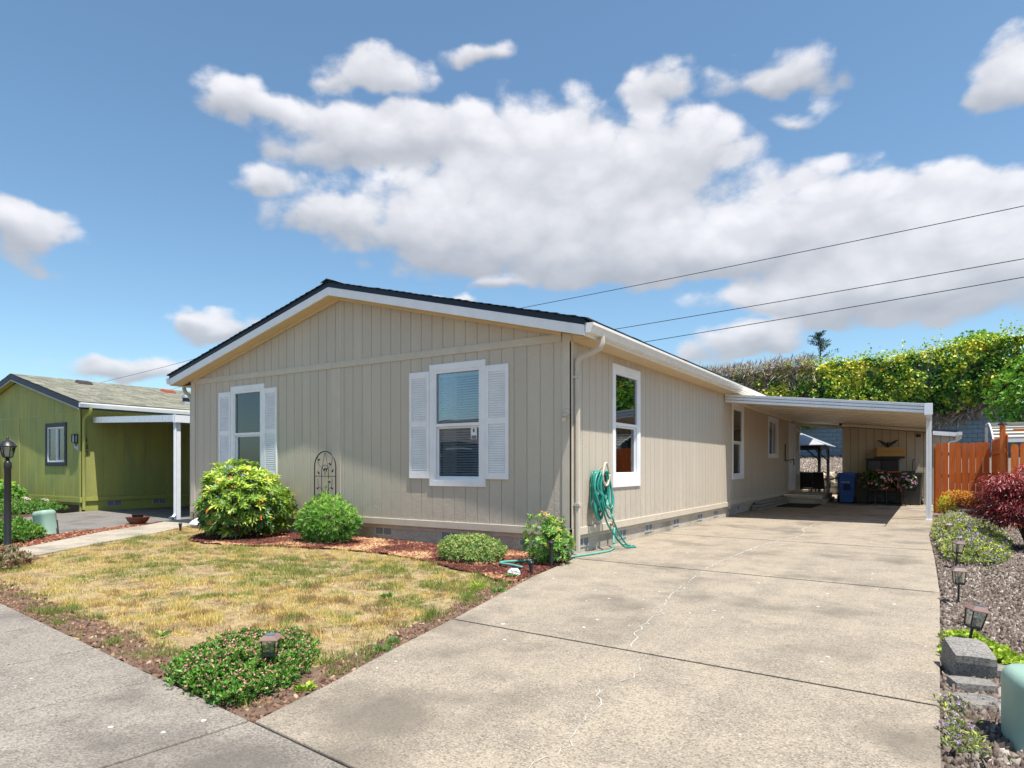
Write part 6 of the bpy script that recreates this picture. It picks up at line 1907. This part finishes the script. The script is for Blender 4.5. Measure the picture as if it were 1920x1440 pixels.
MB().lathe([(.13, z_), (.13, z_ + .16), (.16, z_ + .18)], (-17.2, 4.55, 0), 16).build('collar', BLACK, dm, smooth='auto')
MB().lathe([(.165, z_ + .18), (.16, z_ + .24), (.11, z_ + .31), (0, z_ + .34)], (-17.2, 4.55, 0), 16).build('dome', STEEL, dm, smooth='auto')
# house number, lantern, butterfly
NUM = M('number_black', (.02, .03, .015), .5)
def glyphs(txt, parent, x, y, z, size, vertical=True):
    for i, ch in enumerate(txt):
        cu = bpy.data.curves.new('digit', 'FONT'); cu.body = ch; cu.size = size; cu.extrude = .006; cu.align_x = 'CENTER'
        tmp = bpy.data.objects.new('digit_tmp', cu); COL.objects.link(tmp)
        dg = bpy.context.evaluated_depsgraph_get(); me = bpy.data.meshes.new_from_object(tmp.evaluated_get(dg))
        bpy.data.objects.remove(tmp)
        me.materials.clear(); me.materials.append(NUM)
        o = put_obj('number_digit', me, parent)
        o.rotation_euler = (R(90), 0, R(90))
        o.location = Vector((x, y, z - i * size * 1.12)) - ORIGIN[parent]
glyphs('122', nb, NX1 + .012, .98, 1.97, .17)
ln_ = thing('wall_lantern', 'small black lantern on the green wall beside the window', 'wall lamp', (-16.47, .75, 2.0))
MB().box(-16.56, -16.38, .70, .818, 2.16, 2.19).box(-16.55, -16.39, .715, .818, 1.93, 1.955).box(-16.56, -16.54, .71, .74, 1.955, 2.16).box(-16.40, -16.38, .71, .74, 1.955, 2.16).box(-16.56, -16.38, .80, .818, 1.955, 2.16).build('frame', BLACK, ln_)
MB().box(-16.535, -16.405, .73, .795, 1.957, 2.158).build('glass', M('frosted_pane', (.42, .5, .58), .3), ln_)
bf = thing('butterfly_ornament', 'pale butterfly ornament on the green wall below the lantern', 'ornament', (-16.43, .79, 1.82))
for s_ in (-1, 1):
    MB().prism([(-16.45, 1.80), (-16.45 + s_ * .05, 1.87), (-16.45 + s_ * .13, 1.90), (-16.45 + s_ * .11, 1.82), (-16.45 + s_ * .09, 1.75), (-16.45 + s_ * .03, 1.76)], lambda u, z, d: (u, .80 - d, z + (u + 16.45) * -.35), 0, .012).build('wing', M('pale_blue_enamel', (.45, .52, .62), .4), bf)

# neighbour carport
nc = thing('neighbour_carport', 'white flat carport attached to the green house', 'carport', (-13.5, 5, 0))
def ncz(x): return 2.62 - .20 * (x - NX1) / 5.2
def nyf(x): return 1.12 - .60 * (x - NX1) / 5.25
MB().add([(x_, y_, ncz(x_) + dz) for dz in (0, .05) for x_, y_ in ((NX1 + .02, nyf(NX1) + .06), (-10.98, nyf(-11) + .06), (-10.98, 12), (NX1 + .02, 12))], [(0, 3, 2, 1), (4, 5, 6, 7), (0, 1, 5, 4), (1, 2, 6, 5), (2, 3, 7, 6), (3, 0, 4, 7)]).build('roof_panel', M('carport_under_grey', (.35, .35, .30), .6), nc)
MB().add([(x_, nyf(x_) + dy, ncz(x_) + dz) for dy in (0, .058) for x_, dz in ((NX1 + .1, -.09), (-10.98, -.09), (-10.98, .075), (NX1 + .1, .075))], [(0, 3, 2, 1), (4, 5, 6, 7), (0, 1, 5, 4), (1, 2, 6, 5), (2, 3, 7, 6), (3, 0, 4, 7)]).build('front_fascia', ALUW, nc)
MB().box(-10.979, -10.92, .55, 12, ncz(-11) - .10, ncz(-11) + .075).build('side_beam', ALUW, nc)
MB().box(-11.0, -10.915, .53, .555, ncz(-11) - .11, ncz(-11) + .085).build('corner_cap', ALUW, nc)
pm = MB()
for dx in (-.055, .005): pm.box(-11.05 + dx, -11.05 + dx + .05, .62, .72, -.03, ncz(-11) - .001)
pm.box(-11.07, -11.03, .63, .71, -.03, ncz(-11) - .002)
pm.build('post', ALUW, nc, bevel=.004)
MB().tube([(-11.0, .58, ncz(-11) - .1), (-11.0, .58, .12), (-10.97, .52, .05), (-10.9, .40, .03)], .035, 8).build('downspout', ALUW, nc)
MB().box(-11.1, -11.02, 9.9, 10.0, -.03, ncz(-11) - .001).build('post', ALUW, nc)
MB().box(-11.2, -11.12, 10.0, 10.05, 0, 2.3).box(-16.2, -11.2, 11.9, 12.0, -.03, 2.6).build('end_wall', GRN, nc)

# bowl planter, utility box, plants on the neighbour's side
bo = thing('clay_bowl', 'shallow brown clay bowl with a dark pot standing on the neighbour drive', 'planter', (-10.75, -.42, 0))
MB().lathe([(0, -.03), (.14, -.03), (.20, .03), (.235, .10), (.24, .125), (.22, .125), (.2, .09), (0, .08)], (-10.75, -.42, 0), 22).build('bowl', M('brown_clay', (.17, .06, .035), .5, .15, 9), bo, smooth='auto')
MB().lathe([(0, .09), (.10, .09), (.12, .17), (.125, .18), (.1, .18), (0, .16)], (-10.75, -.42, 0), 16).build('inner_pot', BLACK, bo, smooth='auto')
pd = pedestal('leaning pale green utility box beside the concrete path at the left', (-9.72, -2.62, -.03), .155, .46, 20, -10)
MB().tube([(-9.56, -2.52, .25), (-9.42, -2.55, -.03)], .012, 6).build('prop_wire', RUB, pd)
NGC = leaf_mat('juniper_green', [(0, (.012, .04, .010)), (.4, (.04, .11, .018)), (.75, (.09, .20, .025)), (1, (.20, .30, .05))], .5, .2)
cover_patch('neighbour_ground_cover', 'bright green low ground cover strip along the green house', [(-16.35, .55), (-15.6, -.35), (-14.9, -1.5), (-14.0, -3.2), (-16, -3.4), (-18, -2.0), (-20.5, -.1), (-21, .6), (-18, .62)], 5200, 6, .07, .02, .28, NGC, 60, edge_h=.08)
cover_patch('creeping_juniper', 'bright green spreading juniper around the leaning utility box', [(-9.55, -2.78), (-9.85, -2.55), (-9.95, -3.3), (-9.6, -4.1), (-9.0, -4.6), (-8.3, -4.3), (-8.35, -3.6), (-8.9, -3.0)], 2600, 6, .07, .02, .30, NGC, 61, edge_h=.10)
hg = thing('neighbour_bush', 'leafy green bush at the left edge against the green house', 'shrub', (-19.1, -.35, 0))
stems(hg, (-19.1, -.35, .3), (.9, .7, .6), 16, 62, .014)
whorl_bush(hg, (-19.1, -.35, .38), (1.0, .7, .48), 620, 8, .12, .05, TRL, 63, .2, zcut=.05, zmin=-.7)
tg = thing('tall_neighbour_bush', 'taller light green shrub behind the lamp post at the left edge', 'shrub', (-21.9, .3, 0))
stems(tg, (-21.9, .3, .8), (.6, .4, .9), 16, 64, .014)
whorl_bush(tg, (-21.9, .3, .95), (.62, .42, .9), 520, 8, .13, .05, LIM, 65, .2, zcut=.05, zmin=-.8)
for i, (xx, yy_, s_, lab) in enumerate(((-17.9, .1, .16, 'pinkish rock in the green ground cover below the neighbour window'), (-17.3, .35, .12, 'dark rock against the neighbour wall behind the ground cover'), (-18.25, -.15, .2, 'flat brown rock left of the pinkish one by the neighbour bush'))):
    rock('rock', lab, (xx, yy_, .22), (s_ * 1.4, s_, s_), (STN[0], STN[1], STN[1])[i], 90 + i)
x, y = scatter([(-9.5, -2.75), (-10.4, -.75), (-10.0, -.62), (-9.3, -1.9), (-8.6, -2.75), (-7.7, -3.8), (-7.2, -4.6), (-8.3, -4.8)], 5000)
chips('path_mulch', x, y, np.full(len(x), -.10) + .085, RNG.uniform(.03, .07, len(x)), np.clip(RNG.normal(.45, .2, len(x)), 0, 1), CHIPM, .35, 'red brown mulch strip between the path and the neighbour drive', 'mulch')
sheet('mulch_strip', [(-10.95, .35), (-10.47, -.66), (-9.54, -2.63), (-9.2, -3.2), (-7.7, -5.4), (-6.65, -5.3), (-7.33, -4.2), (-7.69, -3.68), (-8.56, -2.66), (-9.25, -1.85), (-9.99, -.6), (-10.58, .1)], -.025, MULCHM)

# ================================================================== lamp post
lp = thing('lamp_post', 'black lamp post with a glazed lantern at the left edge of the lawn', 'lamp post', (-6.17, -4.50, 0))
L0 = Vector((-6.17, -4.50, 0))
MB().lathe([(.055, -.1), (.055, .04), (.042, .06), (.040, 1.22), (.046, 1.23), (.046, 1.30), (.035, 1.32), (.022, 1.335), (.03, 1.35), (.02, 1.36)], L0, 16).build('post', BLACK, lp, smooth='auto')
MB().lathe([(.02, 1.36), (.055, 1.375), (.06, 1.385), (0, 1.386)], L0, 6).build('base_plate', BLACK, lp)
fr = MB()
for i in range(6):
    a = 2 * math.pi * i / 6
    fr.tube([(L0.x + .055 * math.cos(a), L0.y + .055 * math.sin(a), 1.38), (L0.x + .088 * math.cos(a), L0.y + .088 * math.sin(a), 1.52)], .006, 5)
fr.build('cage', BLACK, lp)
MB().lathe([(.05, 1.385), (.083, 1.52)], L0, 6).build('glass', LENS, lp)
MB().lathe([(.104, 1.515), (.106, 1.53), (.085, 1.56), (.06, 1.59), (.03, 1.605), (.02, 1.61), (.012, 1.63), (.016, 1.64), (.008, 1.655), (0, 1.67)], L0, 12).build('roof', BLACK, lp, smooth='auto')
MB().lathe([(0, 1.39), (.028, 1.40), (.034, 1.44), (.026, 1.49), (0, 1.5)], L0, 12).build('bulb', M('milk_bulb', (.7, .68, .62), .4), lp, smooth=True)
REDP = leaf_mat('reddish_plant', [(0, (.05, .02, .02)), (.4, (.14, .05, .045)), (.7, (.17, .16, .07)), (1, (.33, .28, .2))], .5, .2)
cover_patch('reddish_plants', 'reddish low plants around the foot of the lamp post', [(-6.35, -4.7), (-5.95, -4.3), (-5.55, -4.45), (-5.2, -4.85), (-5.5, -5.15), (-6.0, -5.0)], 420, 6, .07, .018, .2, REDP, 66, edge_h=.06)

# ================================================================== overhead wires
WIRE = M('wire_black', (.012, .014, .022), .6)
def wire(label, a, b, sag, r=.021):
    A, B = Vector(a), Vector(b); pts = []
    for i in range(41):
        t = i / 40; p = A.lerp(B, t); p.z -= sag * 4 * t * (1 - t); pts.append(p)
    tag(MB().tube(pts, r, 5).build('power_line', WIRE, smooth=True), label, 'wire', 'overhead power lines')
def at(u, v, y_):
    yw = R(YAW); k = (u - 960) / 1223.6
    dx, dy, dz = -math.sin(yw) + k * math.cos(yw), math.cos(yw) + k * math.sin(yw), (875.3 - v) / 1223.6
    t = (y_ + 8.198) / dy; return (4.28 + dx * t, y_, 1.25 + dz * t)
wire('highest of the three power lines crossing the right half of the sky', at(2300, 306, 30), at(560, 655, 34), .25)
wire('middle one of the three power lines crossing the right half of the sky', at(2300, 417, 30), at(620, 700, 34), .25)
wire('lowest of the three power lines crossing the right half of the sky', at(2300, 452, 30), at(700, 720, 34), .22)
wire('thin cable sloping above the neighbour roof to the tan house eave', at(60, 745, 12), at(430, 655, 12), .12, .010)
wire('lower thin cable behind the neighbour roof next to the tan house', at(150, 770, 14), at(470, 690, 14), .1, .008)

# ================================================================== house across the street (mirrored in the front windows)
oh = thing('opposite_house', 'grey house with dark roof across the street, seen only mirrored in the front windows', 'house', (-18, -24, 0))
OHW = M('grey_house_paint', (.11, .12, .115), .7, .1, 2); OHR = M('brown_roof', (.09, .07, .06), .9, .2, 3)
MB().box(-32, -8, -30, -21, -.1, 2.7).build('wall', OHW, oh)
MB().prism([(-30.6, 2.6), (-20.4, 2.6), (-25.5, 4.3)], lambda a, b, d: (d, a, b), -32.4, -7.6).build('roof', OHR, oh)
for xx in (-29, -24.5, -19, -13.5): MB().box(xx, xx + 1.6, -21.0, -20.95, .9, 2.2).build('window', DARK, oh); MB().box(xx - .08, xx + 1.68, -20.948, -20.92, 2.2, 2.3).build('window_trim', WHITE, oh)
MB().box(-12, -6.5, -20.9, -17, 2.35, 2.5).build('carport_roof', WHITE, oh)
